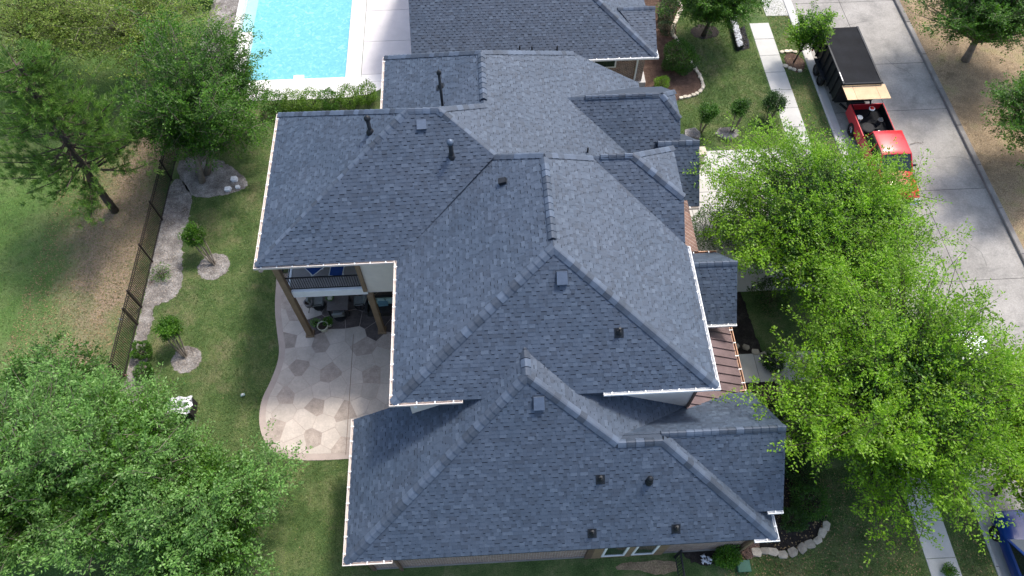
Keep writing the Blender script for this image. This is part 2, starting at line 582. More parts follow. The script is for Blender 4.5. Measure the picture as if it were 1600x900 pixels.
# ------------------------------------------------------------------ ground, road, paths
FX = -17.79          # line of the iron fence
def rects(name, rs, z, m):
    b = MB()
    for x0, x1, y0, y1 in rs:
        b.add([(x0, y0, z), (x1, y0, z), (x1, y1, z), (x0, y1, z)], [(0, 1, 2, 3)])
    return structure(b.build(name, m))
rects("lawn", [(-60, -16.0, -20, 140), (-16.0, 20.52, -20, 34.6), (-8.42, 20.52, 34.6, 140), (-16.0, -8.42, 62, 140)], 0, M['lawn'])
structure(sheet("field", [(-60, -20), (FX - .1, -20), (FX - .1, 60), (-60, 60)], .006, M['field']))
#structure(sheet("bare_earth", smooth_loop(G([(215, 215), (258, 255), (222, 345), (190, 440), (170, 545), (120, 600), (95, 520), (75, 395), (120, 330), (175, 300)]), 3), .010, M['verge']))
RXL, RXR = 20.66, 28.0
structure(sheet("road", [(RXL, -20), (RXR, -20), (RXR, 140), (RXL, 140)], -.055, M['concrete']))
structure(sheet("verge", [(RXR + .25, -20), (60, -20), (60, 140), (RXR + .25, 140)], .06, M['verge'], .3))
# road joints
jb = MB()
for y in (18.17, 24.1, 30.2, 34.2, 40.2, 12.0, 6.0):
    jb.box(RXL + .46, RXR - .01, y - .011, y + .011, -.055, -.0505)
jb.box(24.3, 24.325, -20, 100, -.055, -.0508)
structure(jb.build("road_joint", simple("joint_filler", (.035, .034, .033), .9)))
# kerbs: cast in lengths
def kerb(x0, x1, z0, z1, ys, mat):
    root = bpy.data.objects.new("kerb", None)
    link(root)
    structure(root)
    me = None
    for i in range(len(ys) - 1):
        L = ys[i + 1] - ys[i]
        o = MB().box(x0, x1, 0.006, L - .006, z0, z1, bev=.03).build("kerb_stone", mat, root)
        o.location = (0, ys[i], 0)
    return root
kerb(RXR, RXR + .30, -.2, .11, [-14 + 3.05 * i for i in range(34)], M['curb'])
kerb(RXL - .16, RXL, -.2, .075, [-14 + 3.05 * i for i in range(34)], M['walk'])
sheet_g = structure(sheet("gutter_pan", [(RXL, -20), (RXL + .45, -20), (RXL + .45, 140), (RXL, 140)], -.05, M['walk']))
# sidewalk slabs
SW = bpy.data.objects.new("sidewalk", None)
link(SW)
structure(SW)
me_s = None
for i in range(26):
    y = 1.7 + 1.527 * i - 3.05
    if me_s is None:
        o = MB().box(17.72, 19.0, 0.008, 1.527 - .008, -.1, .025, bev=.012).build("slab", M['walk'], SW)
        me_s = o.data
    else:
        o = link(bpy.data.objects.new("slab", me_s), SW)
    o.location = (NR.normal(0, .006), y, NR.normal(0, .003))
# crossing walk to the kerb at the far end
cw = bpy.data.objects.new("kerb_ramp", None)
link(cw)
structure(cw)
for i in range(1):
    MB().box(19.015, 20.49, 39.0, 41.2, -.1, .028, bev=.012).build("slab", M['walk'], cw)
# driveway to the garage and front path
DR = bpy.data.objects.new("driveway", None)
link(DR)
structure(DR)
for x0, x1 in ((8.2, 11.2), (11.2, 14.4), (14.4, 17.7), (19.02, 20.49)):
    for y0, y1 in ((18.1, 21.4), (21.4, 24.6), (24.6, 27.6)):
        if x0 > 17 and y1 > 25:
            y1 = 26.6
        MB().box(x0 + .008, x1 - .008, y0 + .008, y1 - .008, -.1, .03, bev=.012).build("slab", M['drive'], DR)
PT = bpy.data.objects.new("front_path", None)
link(PT)
structure(PT)
for x0, x1 in ((10.6, 12.6), (12.6, 14.6), (14.6, 16.6), (16.6, 17.7)):
    MB().box(x0 + .008, x1 - .008, 13.1, 14.6, -.1, .03, bev=.012).build("slab", M['walk'], PT)

# ------------------------------------------------------------------ planting beds
def ring(c, n, r, jit=.06, ry=None):
    ry = ry or r
    return [(c[0] + r * math.cos(2 * math.pi * k / n) * (1 + NR.normal(0, jit)), c[1] + ry * math.sin(2 * math.pi * k / n) * (1 + NR.normal(0, jit))) for k in range(n)]
structure(sheet("fence_bed", smooth_loop(G([(272, 270), (300, 300), (299, 330), (283, 385), (287, 440), (272, 470), (235, 478), (243, 500), (226, 535), (232, 570), (222, 640), (180, 660), (196, 590), (222, 480), (254, 330)]), 3), .012, M['mulch_grey']))
structure(sheet("tree_ring_bed", smooth_loop(ring(at(334, 416), 14, .82, .05), 2), .016, M['mulch_grey']))
structure(sheet("tree_ring_bed", smooth_loop(ring(at(292, 562), 14, .74, .05), 2), .016, M['mulch_grey']))
structure(sheet("shade_bed", smooth_loop(G([(290, 300), (310, 310), (350, 306), (385, 295), (390, 280), (330, 240), (270, 250)]), 3), .012, M['mulch_grey']))
structure(sheet("front_bed", smooth_loop(G([(1095, 395), (1150, 430), (1185, 540), (1215, 600), (1240, 690), (1260, 750), (1290, 790), (1296, 830), (1255, 858), (1170, 866), (1120, 885), (1075, 880), (1060, 850), (1100, 700), (1090, 480)]), 3), .012, M['mulch_dark']))
structure(sheet("neighbor_bed", smooth_loop(G([(1000, -30), (1060, -30), (1064, 10), (1055, 40), (1058, 66), (1080, 92), (1098, 118), (1098, 140), (1075, 154), (1045, 160), (1000, 165), (985, 120)]), 3), .012, M['mulch_brown']))
structure(sheet("tree_ring_bed", smooth_loop(ring(at(1101, 50), 14, .95, .04, .72), 2), .016, M['mulch_dark']))
structure(sheet("tree_ring_bed", smooth_loop(ring(at(1240, 97), 12, .62, .08, .9), 2), .016, M['mulch_brown']))
structure(sheet("tree_ring_bed", smooth_loop(ring(at(1137, 208), 12, .7, .08, .5), 2), .016, M['mulch_grey']))
structure(sheet("planter_bed", G([(1150, 48), (1163, 40), (1172, 75), (1152, 81)]), .014, M['mulch_dark']))
structure(sheet("side_bed", smooth_loop(G([(965, 880), (1052, 873), (1062, 890), (1035, 900), (990, 888), (960, 890)]), 2), .012, M['verge']))

# ------------------------------------------------------------------ stamped-concrete patio
def offset_in(poly, d):
    poly = ccw(poly)
    n = len(poly)
    out = []
    for i in range(n):
        a, b, c = Vector(poly[i - 1]), Vector(poly[i]), Vector(poly[(i + 1) % n])
        e = (c - a).normalized()
        out.append((b.x - e.y * d, b.y + e.x * d))
    return out
outer = smooth_loop(G([(432, 440), (429, 480), (433, 520), (438, 555), (424, 595), (408, 625), (404, 660), (412, 690), (432, 712), (470, 721), (552, 717)]) + [(-3.5, 10.5), (-3.5, 10.0), (-3.5, 17.0), (-3.5, 20.4), (-3.6, 20.5), (-9.0, 20.5), (-11.2, 20.5)], 2)
patio = thing("patio", "pale stamped flagstone patio with brown accent stones beside the house", "patio", (-7.5, 14, 0))
def child_at(o, root):
    o.parent = root
    o.matrix_parent_inverse = Matrix.Translation(-Vector(root.location))
    return o
pb = MB().prism(ccw(outer), -.05, .030).build("border_slab", M['patio'])
child_at(pb, patio)
inner = offset_in(outer, .30)
dark_px = [(502, 537), (568, 542), (468, 574), (513, 583), (580, 586), (446, 619), (494, 636), (540, 645), (428, 669), (490, 686), (450, 532), (463, 492), (440, 468), (536, 700), (609, 534)]
seeds = [(tuple(at(u, v)[:2]), 1) for u, v in dark_px]
tries = 0
while tries < 6000:
    tries += 1
    p = (R.uniform(-11.4, -3.4), R.uniform(10.0, 20.6))
    if all(math.hypot(p[0] - s[0][0], p[1] - s[0][1]) > (.70 if s[1] else .66) for s in seeds):
        seeds.append((p, 0))
for (p, dk) in seeds:
    cell = ccw(inner)
    for (q, _) in seeds:
        if q == p:
            continue
        d = math.hypot(q[0] - p[0], q[1] - p[1])
        if d > 2.6:
            continue
        n = ((q[0] - p[0]) / d, (q[1] - p[1]) / d)
        k = .5
        mid = (p[0] + n[0] * (d * k - .011), p[1] + n[1] * (d * k - .011))
        cell = clip_half(cell, mid, n)
        if len(cell) < 3:
            break
    if len(cell) < 3 or (min(c[0] for c in cell) > -3.6):
        continue
    cx, cy = sum(c[0] for c in cell) / len(cell), sum(c[1] for c in cell) / len(cell)
    z = .034 + R.uniform(0, .004)
    mt = M['flag_dark'] if dk else M['flag']
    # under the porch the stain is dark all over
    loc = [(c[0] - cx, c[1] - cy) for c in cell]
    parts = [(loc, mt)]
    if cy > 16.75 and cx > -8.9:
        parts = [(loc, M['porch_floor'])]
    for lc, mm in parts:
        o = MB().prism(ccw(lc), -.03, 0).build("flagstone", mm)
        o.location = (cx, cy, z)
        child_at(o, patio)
o = MB().box(-6.98, -6.955, 10.6, 16.7, .02, .0405).build("control_joint", simple("patio_joint", (.20, .15, .12), .9))
child_at(o, patio)

# ------------------------------------------------------------------ pool
PXL, PXR, PYN, PYF = -15.5, -8.5, 34.75, 62.0
deck = thing("pool_deck", "pale concrete deck slabs around the blue swimming pool", "pool deck", (-7, 36, 0))
# deck slabs (right strip) and white coping (near + right)
for k in range(9):
    y0 = 34.95 + k * 3.0
    o = MB().box(-7.53, -3.6, y0 + .008, y0 + 3.0 - .008, -.1, .028, bev=.01).build("deck_slab", M['pool_deck'])
    child_at(o, deck)
near = ccw([(-15.9, 33.25), (-13.0, 33.02), (-10.0, 32.98), (-8.2, 33.02), (-7.1, 33.2), (-6.4, 33.55), (-5.95, 34.0), (-5.75, 34.28), (-7.54, 34.28), (-7.54, 34.70), (-15.9, 34.70)])
o = MB().prism(near, -.1, .036).build("deck_edge", M['coping'])
child_at(o, deck)
o = MB().box(-8.45, -7.56, 34.72, 62, -.1, .034, bev=.01).build("deck_band", M['coping'])
child_at(o, deck)
o = MB().box(-7.53, -5.72, 34.3, 34.94, -.1, .031, bev=.01).build("deck_band", M['coping'])
child_at(o, deck)
pool = thing("swimming_pool", "rectangular turquoise swimming pool with white raised left wall", "pool", (-12, 40, 0))
shell = MB()
shell.box(PXL - .15, PXR + .05, PYN - .1, PYF, -1.4, -1.3)
child_at(shell.build("basin", M['pool_shell']), pool)
child_at(MB().add([(PXL - .1, PYN - .02, -.10), (PXR + .02, PYN - .02, -.10), (PXR + .02, PYF, -.10), (PXL - .1, PYF, -.10)], [(0, 1, 2, 3)]).build("water", M['water']), pool)
child_at(MB().box(PXL - .08, PXL + .62, PYN + 2.6, PYF, -.4, -.085).build("tanning_ledge", simple("pale_blue_ledge", (.30, .56, .62), .4, .08, 2, 20)), pool)
child_at(MB().box(-15.95, PXL - .1, PYN + 4.2, PYF, -.2, .42, bev=.03).build("raised_wall", M['coping']), pool)
child_at(MB().box(-15.6, -14.75, PYN - .05, PYN + 4.19, -.2, .32, bev=.03).build("raised_wall", M['coping']), pool)
child_at(MB().box(PXR - .02, PXR + .06, PYN - .02, PYF, -.6, .045, bev=.01).build("coping", M['coping']), pool)
child_at(MB().box(-14.7, PXR + .06, PYN - .07, PYN + .03, -.6, .047, bev=.01).build("coping", M['coping']), pool)
child_at(MB().box(-11.75, -11.1, PYN - .3, PYN + .35, -.3, .07, bev=.03).build("step_block", M['coping']), pool)
structure(sheet("pool_side_bed", [(-18.2, 34), (-16.0, 34), (-15.98, 62), (-17.2, 62)], .012, M['mulch_grey']))

# ------------------------------------------------------------------ shingled roofs
EXPO = .150
SHINGLE_MESH = {}

def frame(poly):
    """origin, along-eave u, up-slope v, normal n of a roof face"""
    P = [Vector(p) for p in poly]
    n = Vector((0, 0, 0))
    for i in range(len(P)):
        a, b = P[i], P[(i + 1) % len(P)]
        n += a.cross(b)
    n.normalize()
    if n.z < 0:
        n = -n
    u = Vector((0, 0, 1)).cross(n)
    u = Vector((1, 0, 0)) if u.length < 1e-6 else u.normalized()
    v = n.cross(u).normalized()
    o = min(P, key=lambda p: p.dot(v))
    return o, u, v, n

def unit_shingle(w, tooth):
    key = (round(w, 3), tooth)
    if key not in SHINGLE_MESH:
        b = MB()
        t = .017 if tooth else .007
        z1 = .004 if tooth else .0005
        b.add([(-w / 2, 0, 0), (w / 2, 0, 0), (w / 2, EXPO + .02, z1), (-w / 2, EXPO + .02, z1), (-w / 2, 0, t), (w / 2, 0, t)],
              [(4, 5, 2, 3), (0, 1, 5, 4), (0, 4, 3), (1, 2, 5)])
        me = bpy.data.meshes.new("shingle")
        me.from_pydata(b.v, [], b.f)
        me.materials.append(M['shingle_one'])
        SHINGLE_MESH[key] = me
    return SHINGLE_MESH[key]

class Roofing:
    """all shingles of one building; the single ones are collected first, the rest go into one mesh per roof"""
    def __init__(s, singles):
        s.left = singles
    def face(s, roof, poly, mb, single=False):
        o, u, v, n = frame(poly)
        pl2 = ccw([((Vector(p) - o).dot(u), (Vector(p) - o).dot(v)) for p in poly])
        vmax = max(p[1] for p in pl2)
        k = 0
        rng = np.random.default_rng(int(abs(o.x * 1000 + o.y * 77 + o.z * 13)) + 5)
        while k * EXPO < vmax - .02:
            v0, v1 = k * EXPO, min((k + 1) * EXPO + .02, vmax + .02)
            strip = clip_half(clip_half(pl2, (0, v0), (0, -1)), (0, v1), (0, 1))
            k += 1
            if len(strip) < 3:
                continue
            ua, ub = min(p[0] for p in strip), max(p[0] for p in strip)
            x = ua - rng.uniform(0, .3)
            tooth = rng.random() < .5
            while x < ub:
                w = float(rng.choice([.15, .18, .21, .25, .29])) if tooth else float(rng.choice([.09, .12, .16, .21]))
                xa, xb = max(x, ua), min(x + w, ub)
                x += w
                tth = tooth
                tooth = not tooth
                if xb - xa < .012:
                    continue
                q = clip_half(clip_half(strip, (xa, 0), (-1, 0)), (xb, 0), (1, 0))
                if len(q) < 3:
                    continue
                t = .017 if tth else .007
                z1 = .004 if tth else .0005
                ar = abs(sum(q[i][0] * q[(i + 1) % len(q)][1] - q[(i + 1) % len(q)][0] * q[i][1] for i in range(len(q)))) / 2
                full = abs((xb - xa) - w) < 1e-6 and abs(ar - w * (v1 - v0)) < 1e-7
                if single and full and s.left > 0 and k > 2:
                    s.left -= 1
                    ob = bpy.data.objects.new("shingle", unit_shingle(w, tth))
                    R3 = Matrix((u, v, n)).transposed().to_4x4()
                    ob.matrix_world = Matrix.Translation(o + u * ((xa + xb) / 2) + v * v0) @ R3
                    link(ob, roof)
                else:
                    def P3(p):
                        f = (p[1] - v0) / (EXPO + .02)
                        return o + u * p[0] + v * p[1] + n * (t + (z1 - t) * f)
                    top = [P3(p) for p in q]
                    m_ = len(top)
                    lo = [i for i in range(m_) if abs(q[i][1] - v0) < 1e-6 and abs(q[(i + 1) % m_][1] - v0) < 1e-6]
                    fs = [tuple(range(m_))]
                    vs = list(top)
                    for i in lo:
                        j = (i + 1) % m_
                        vs += [o + u * q[i][0] + v * v0, o + u * q[j][0] + v * v0]
                        fs.append((i, len(vs) - 2, len(vs) - 1, j))
                    mb.add(vs, fs, 0)
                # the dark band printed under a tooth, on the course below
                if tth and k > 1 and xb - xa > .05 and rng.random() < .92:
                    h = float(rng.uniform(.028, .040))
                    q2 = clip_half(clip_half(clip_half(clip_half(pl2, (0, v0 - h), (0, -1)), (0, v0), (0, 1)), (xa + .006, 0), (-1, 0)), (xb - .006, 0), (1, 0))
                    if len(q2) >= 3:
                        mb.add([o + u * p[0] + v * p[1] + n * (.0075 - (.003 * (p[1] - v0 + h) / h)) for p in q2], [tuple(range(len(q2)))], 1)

def roof_mass(house, rf, faces, bare=(), single=(), label=None, th=.16):
    """deck boards with shingled faces; bare faces get no shingles"""
    b = MB()
    for poly in list(faces) + list(bare):
        o, u, v, n = frame(poly)
        P = [Vector(p) for p in poly]
        a2 = sum((P[i].cross(P[(i + 1) % len(P)])).dot(n) for i in range(len(P)))
        if a2 < 0:
            P.reverse()
        m_ = len(P)
        top = [p - n * .006 for p in P]
        low = [p - Vector((0, 0, th)) for p in P]
        b.add(top + low, [tuple(range(m_)), tuple(range(2 * m_ - 1, m_ - 1, -1))] + [(i, m_ + i, m_ + (i + 1) % m_, (i + 1) % m_) for i in range(m_)])
    roof = b.build("roof", M['deck'], house)
    if label:
        roof["label"] = label
    mb = MB()
    for i, poly in enumerate(faces):
        rf.face(roof, poly, mb, i in single)
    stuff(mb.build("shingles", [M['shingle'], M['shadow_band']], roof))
    return roof

def cap_run(roof, a, b, n1, n2, half=.20, expo=.30, lift=.028, vent=False, step=0.0):
    """a run of bent cap shingles from a (low end) to b along a hip or ridge"""
    a, b = Vector(a), Vector(b)
    d = (b - a)
    Ln = d.length
    d.normalize()
    n1, n2 = Vector(n1).normalized(), Vector(n2).normalized()
    nm = (n1 + n2).normalized()
    e1 = n1.cross(d).normalized()
    e2 = n2.cross(d).normalized()
    # each wing lies down its own slope, away from the other one
    if e1.dot(n2) > 0:
        e1 = -e1
    if e2.dot(n1) > 0:
        e2 = -e2
    prof = [e1 * half + n1 * .024, e1 * half * .5 + n1 * .042, e1 * .035 + nm * .060, e2 * .035 + nm * .060, e2 * half * .5 + n2 * .042, e2 * half + n2 * .024]
    me = bpy.data.meshes.new("ridge_cap")
    vs, fs = [], []
    for x, l in ((0, lift), (expo + .03, .002)):
        vs += [tuple(p + d * x + nm * (l + step)) for p in prof]
    vs += [tuple(p - nm * .02 + nm * step) for p in prof]
    k = len(prof)
    for i in range(k - 1):
        fs.append((i, i + 1, k + i + 1, k + i))
        fs.append((2 * k + i, 2 * k + i + 1, i + 1, i))
    me.from_pydata(vs, [], fs)
    me.materials.append(M['cap'])
    cnt = max(1, int(Ln / expo))
    for i in range(cnt):
        o = link(bpy.data.objects.new("ridge_cap", me), roof)
        o.location = a + d * (i * Ln / cnt)
    if vent:
        vb = MB()
        vb.bar(a - d * .01, b, half * 1.15, .035, 0, up=nm)
        vb.build("ridge_vent", M['shadow_band'], roof)

def gutter(house, a, b, out, white=True, w=.112, h=.11, step=.62, ends=(1, 1), mat=None):
    """an open trough along a-b with its hangers"""
    a, b, out = Vector(a), Vector(b), Vector(out).normalized()
    d = (b - a).normalized()
    g = MB()
    mat = mat or M['gutter']
    t = .018
    z = Vector((0, 0, 1))
    def slab(o0, o1, z0, z1):
        vs = []
        for p in (a, b):
            vs += [p + out * o0 + z * z0, p + out * o1 + z * z0, p + out * o1 + z * z1, p + out * o0 + z * z1]
        g.add(vs, [(3, 2, 1, 0), (4, 5, 6, 7), (0, 1, 5, 4), (1, 2, 6, 5), (2, 3, 7, 6), (3, 0, 4, 7)])
    slab(0, t, -h, -.012)
    slab(t, w - t, -h, -h + t)
    slab(w - t - .008, w + .006, -h, .004)
    if ends[0]:
        g.bar(a + out * w / 2 - z * h / 2, a + out * w / 2 - z * h / 2 + d * t, w, h)
    if ends[1]:
        g.bar(b + out * w / 2 - z * h / 2, b + out * w / 2 - z * h / 2 - d * t, w, h)
    go = g.build("gutter", mat, house)
    L = (b - a).length
    n = max(1, int(L / step))
    me = None
    for i in range(n):
        p = a + d * ((i + .5) * L / n)
        if me is None:
            o = MB().bar(-out * .05, out * (w + .008), .045, .014).build("hanger", M['white'], go)
            me = o.data
        else:
            o = link(bpy.data.objects.new("hanger", me), go)
        o.location = p + z * .010
    return go

def nrm(poly):
    return frame(poly)[3]

def V(x, y, z):
    return Vector((x, y, z))

house = thing("house", "large house in the middle under blue grey shingle roofs with cream gutters", "house")
RF = Roofing(300)
EZ = 7.0
# --- main upper hip roof
m0, m1 = at(613, 630, EZ), at(1121, 605, EZ)
mx0, mx1, my0 = m0.x, m1.x, m0.y
PKZ = 10.3
pk = at(865, 386, PKZ)
far = V(pk.x, at(851, 241, PKZ).y, PKZ)
sL = (PKZ - EZ) / (pk.x - mx0)
sR = (PKZ - EZ) / (mx1 - pk.x)
nML, nMR = V(-sL, 0, 1), V(sR, 0, 1)
A2 = onpl(773, 244, m0, nML)
wv = V(mx0, 16.40, EZ)
g0 = onpl(925, 246, m1, nMR)
lowR = V(mx1, 16.45, EZ)
f_near = [V(mx0, my0, EZ), V(mx1, my0, EZ), pk]
f_left = [V(mx0, my0, EZ), pk, far, A2, wv]
f_right = [V(mx1, my0, EZ), lowR, g0, far, pk]
mid_far = V(far.x, far.y + 1.6, 8.2)
rM = roof_mass(house, RF, [f_near, f_left, f_right], [[far, A2, mid_far], [far, g0, mid_far]], single=(0,))
nF, nL, nR_ = nrm(f_near), nrm(f_left), nrm(f_right)
cap_run(rM, f_near[0], pk, nF, nL)
cap_run(rM, f_near[1], pk, nF, nR_)
cap_run(rM, pk + V(0, .35, 0), far - V(0, .5, 0), nR_, nL, vent=True, half=.17, step=.028)
cap_run(rM, far - V(0, .5, 0), far, nR_, nL)
cap_run(rM, A2, far, nL, V(-.2, .6, .8))
cap_run(rM, g0, far, nR_, V(.2, .6, .8))

# --- left wing
WZ = 10.6
wa, wb = at(637, 171, WZ), at(684, 170, WZ)
wy = (wa.y + wb.y) / 2
wa.y = wb.y = wy
w0, w1 = at(401, 415, EZ), at(436, 178, EZ)
wx0 = (w0.x + w1.x) / 2
w0, w1 = V(wx0, 16.42, EZ), V(wx0, w1.y, EZ)
sP = (WZ - A2.z) / (A2.x - wb.x)
nP = V(sP, 0, 1)
fW_near = [w0, wv, A2, wb, wa]
fW_left = [w0, wa, w1]
Ffar, Fnear = onpl(751, 80, wb, nP), onpl(757, 164, wb, nP)
fx = (Ffar.x + Fnear.x) / 2
fz = wb.z - sP * (fx - wb.x)
print("WING", wb, A2, "sP", sP, "F ridge", fx, fz, Fnear, Ffar)
Fn, Ff = V(fx, Fnear.y, fz), V(fx, Ffar.y, fz)
e895 = onpl(895, 82, wb, nP)
eR = onpl(1060, 147, wb, nP)
eR.y = e895.y + .02
print("P ends", e895, eR)
fP = [wb, A2, V(2.3, 18.4, wb.z - sP * (2.3 - wb.x)), V(8.3, 18.4, wb.z - sP * (8.3 - wb.x)), V(8.3, e895.y, wb.z - sP * (8.3 - wb.x)), e895, Ff, Fn]
rW = roof_mass(house, RF, [fW_near, fW_left, fP], [[wa, wb, Fn, V(-3.3, w1.y, EZ), w1]], label=None)
nWn, nWl, nPn = nrm(fW_near), nrm(fW_left), nrm(fP)
cap_run(rW, w0, wa, nWn, nWl)
cap_run(rW, w1, wa, nWl, V(0, .7, .7))
cap_run(rW, wa, wb, nWn, V(0, .7, .7))
cap_run(rW, A2, wb, nWn, nPn)
cap_run(rW, Fn, wb, nPn, V(0, .7, .7))

# --- rear wing behind the left wing
f0, f1 = at(598, 165, EZ), at(602, 89, EZ)
fx0 = (f0.x + f1.x) / 2
fF_left = [V(fx0, 21.9, EZ), V(fx, 21.9, fz), Ff, V(fx0, f1.y, EZ)]
rF = roof_mass(house, RF, [fF_left], [[Ff, V(fx0, f1.y, EZ), e895], [e895, V(fx0, f1.y, EZ), V(fx0, f1.y, EZ - .3), V(e895.x, e895.y, EZ - .3)]])
nFl = nrm(fF_left)
cap_run(rF, Fn + V(0, .3, 0), Ff - V(0, .1, 0), nPn, nFl, vent=True, half=.17, step=.028)
cap_run(rF, V(fx0, f1.y, EZ), Ff, nFl, V(0, .7, .7))
cap_run(rF, e895, Ff, nPn, V(0, .7, .7))

# --- clipped gable beside the main ridge
GZ = g0.z
ge = at(988, 240, GZ)
gy = (g0.y + ge.y) / 2
jz = GZ - 1.05
jn, jf = at(1069, 308, jz), at(1051, 230, jz)
jx = (jn.x + jf.x) / 2
print("GABLE", g0, ge, jn, jf)
gslope = (GZ - jz) / (gy - jn.y)
jn, jf = V(jx, jn.y, jz), V(jx, jf.y, jz)
glow = V(jx, gy - (GZ - 6.85) / gslope, 6.85)
gst = V(g0.x, gy, GZ)
gen = V(ge.x, gy, GZ)
fG_near = [gst, gen, jn, glow, V(g0.x + 1.2, glow.y + 1.2, 6.85 + 1.2 * gslope)]
fG_near = [gst, gen, jn, glow]
fG_end = [gen, jf, jn]
rG = roof_mass(house, RF, [fG_near, fG_end], [[gst, gen, jf, V(jx, jf.y + .3, 6.2), V(g0.x, gy + 1.2, 6.2)]])
cap_run(rG, gst + V(.35, 0, 0), gen, nrm(fG_near), V(0, .7, .7), vent=True, half=.17, step=.022)
cap_run(rG, jn, gen, nrm(fG_near), nrm(fG_end))
cap_run(rG, jf, gen, V(0, .7, .7), nrm(fG_end))

# --- second clipped gable further back
h0 = onpl(885, 152, wb, nP)
HZ = h0.z
he = at(1035, 147, HZ)
hy = (h0.y + he.y) / 2
hz_ = HZ - .75
hn = at(1063, 185, hz_)
hslope = (HZ - hz_) / max(.6, hy - hn.y)
print("GABLE2", h0, he, hn, hslope)
hn = V(hn.x, hy - (HZ - hz_) / hslope, hz_)
hf = V(hn.x, 2 * hy - hn.y, hz_)
hl = V(hn.x, 21.2, HZ - hslope * (hy - 21.2))
h0, he = V(h0.x, hy, HZ), V(he.x, hy, HZ)
# foot of the near slope on the right plane
def on_both(y):
    z = HZ - hslope * (hy - y)
    return V(wb.x + (wb.z - z) / sP, y, z)
hv = on_both(21.2)
hv.x = min(hv.x, hl.x - .2)
fH_near = [h0, he, hn, hl, hv]
fH_end = [he, hf, hn]
rH = roof_mass(house, RF, [fH_near, fH_end], [[h0, he, hf, V(hf.x, hf.y + 2, hz_ - 1.6), V(h0.x, hy + 3, HZ - 2.4)]])
cap_run(rH, h0 + V(.9, 0, 0), he - V(.5, 0, 0), nrm(fH_near), V(0, .7, .7), vent=True, half=.17, step=.022)
cap_run(rH, he - V(.5, 0, 0), he, nrm(fH_near), V(0, .7, .7))
cap_run(rH, hn, he, nrm(fH_near), nrm(fH_end))
cap_run(rH, hf, he, V(0, .7, .7), nrm(fH_end))

# --- low roof by the garage door
k0, k1 = at(1093, 220, 6.0), at(1092, 322, 4.0)
fK = [V(8.2, k0.y, 6.0), V(k0.x, k0.y, 6.0), V(k0.x, k1.y, 4.0), V(8.2, k1.y, 4.0)]
rK = roof_mass(house, RF, [fK], [[V(8.2, k0.y, 6.0), V(k0.x, k0.y, 6.0), V(k0.x, k0.y + 2.3, 4.0), V(8.2, k0.y + 2.3, 4.0)]])
cap_run(rK, fK[0], fK[1], nrm(fK), V(0, .7, .7))
gutter(house, (8.4, k1.y, 4.0), (k1.x, k1.y, 4.0), (0, -1, 0), mat=M['gutter'])

# --- lower front roof
LZ = 3.4
l0 = at(540, 879, LZ)
lp = at(823, 587, 8.06)
nN = V(0, -(8.06 - LZ) / (lp.y - l0.y), 1)
q1, q2 = onpl(965, 692, l0, nN), onpl(1036, 688, l0, nN)
qy = (q1.y + q2.y) / 2
qz = LZ - nN.y * (qy - l0.y)
q1, q2 = V(q1.x, qy, qz), V(q2.x, qy, qz)
lR = at(1214, 845, LZ)
lR.y = l0.y
lb = at(555, 655, LZ)
fL_near = [l0, lR, q2, q1, lp]
sl_ = (8.06 - LZ) / (lp.x - l0.x)
ly1 = lb.y
fL_left = [l0, lp, V(lp.x, ly1, 8.06), V(l0.x, ly1, LZ)]
fL_left2 = [V(lp.x, ly1, 8.06), V(lp.x, 12.0, 8.06), V(lp.x - 1.6, ly1, 8.06 - 1.6 * sl_)]
su = (8.06 - qz) / (q1.x - lp.x)
vx = lp.x + (8.06 - 4.1) / su
fL_right = [lp, q1, V(vx, 10.74, 4.1), V(lp.x, 10.74, 8.06)]
fL_right2 = [V(lp.x, 10.74, 8.06), V(lp.x + 2.1, 10.74, 8.06 - 2.1 * su), V(lp.x, 12.0, 8.06)]
# strip right of the second hip
ss = (qz - LZ) / (lR.x - q2.x)
sy1 = at(1213, 800, LZ).y
z3 = 6.1
r3 = at(1228, 667, z3)
g3n = 3.85
gy3 = at(1225, 797, g3n).y
s3 = (z3 - g3n) / (r3.y - gy3)
x3 = r3.x
def strip_g3(y):
    z = z3 - s3 * (r3.y - y)
    return V(q2.x + (qz - z) / ss, y, z)
st = strip_g3(r3.y - .12)
sb = strip_g3(gy3)
fL_strip = [q2, st, sb, V(lR.x, gy3, LZ), lR]
rL = roof_mass(house, RF, [fL_near, fL_left, fL_left2, fL_right, fL_strip, fL_right2], single=())
nLn, nLl, nLr, nLs = nrm(fL_near), nrm(fL_left), nrm(fL_right), nrm(fL_strip)
cap_run(rL, l0, lp, nLn, nLl)
cap_run(rL, q1, lp, nLn, nLr)
cap_run(rL, lp, V(lp.x, 11.9, 8.06), nLl, nLr)
cap_run(rL, q1, q2, nLn, V(0, .6, .8))
cap_run(rL, lR, q2, nLn, nLs)

# --- front gable of the low roof
g3f = at(1170, 613, 3.5)
fy3 = g3f.y
fG3_near = [V(q2.x + .1, r3.y, z3), V(x3, r3.y, z3), V(x3, gy3, g3n), sb, st]
fG3_far = [V(q1.x, r3.y, z3), V(x3, r3.y, z3), V(x3, fy3, 3.5), V(8.6, fy3, 3.5)]
r3o = roof_mass(house, RF, [fG3_near, fG3_far], [[q1, q2, V(q2.x, r3.y + .1, z3 - .05), V(q1.x, r3.y + .1, z3 - .05)]])
cap_run(r3o, V(q2.x, r3.y, z3), V(x3 - .01, r3.y, z3), nrm(fG3_near), nrm(fG3_far), half=.17)
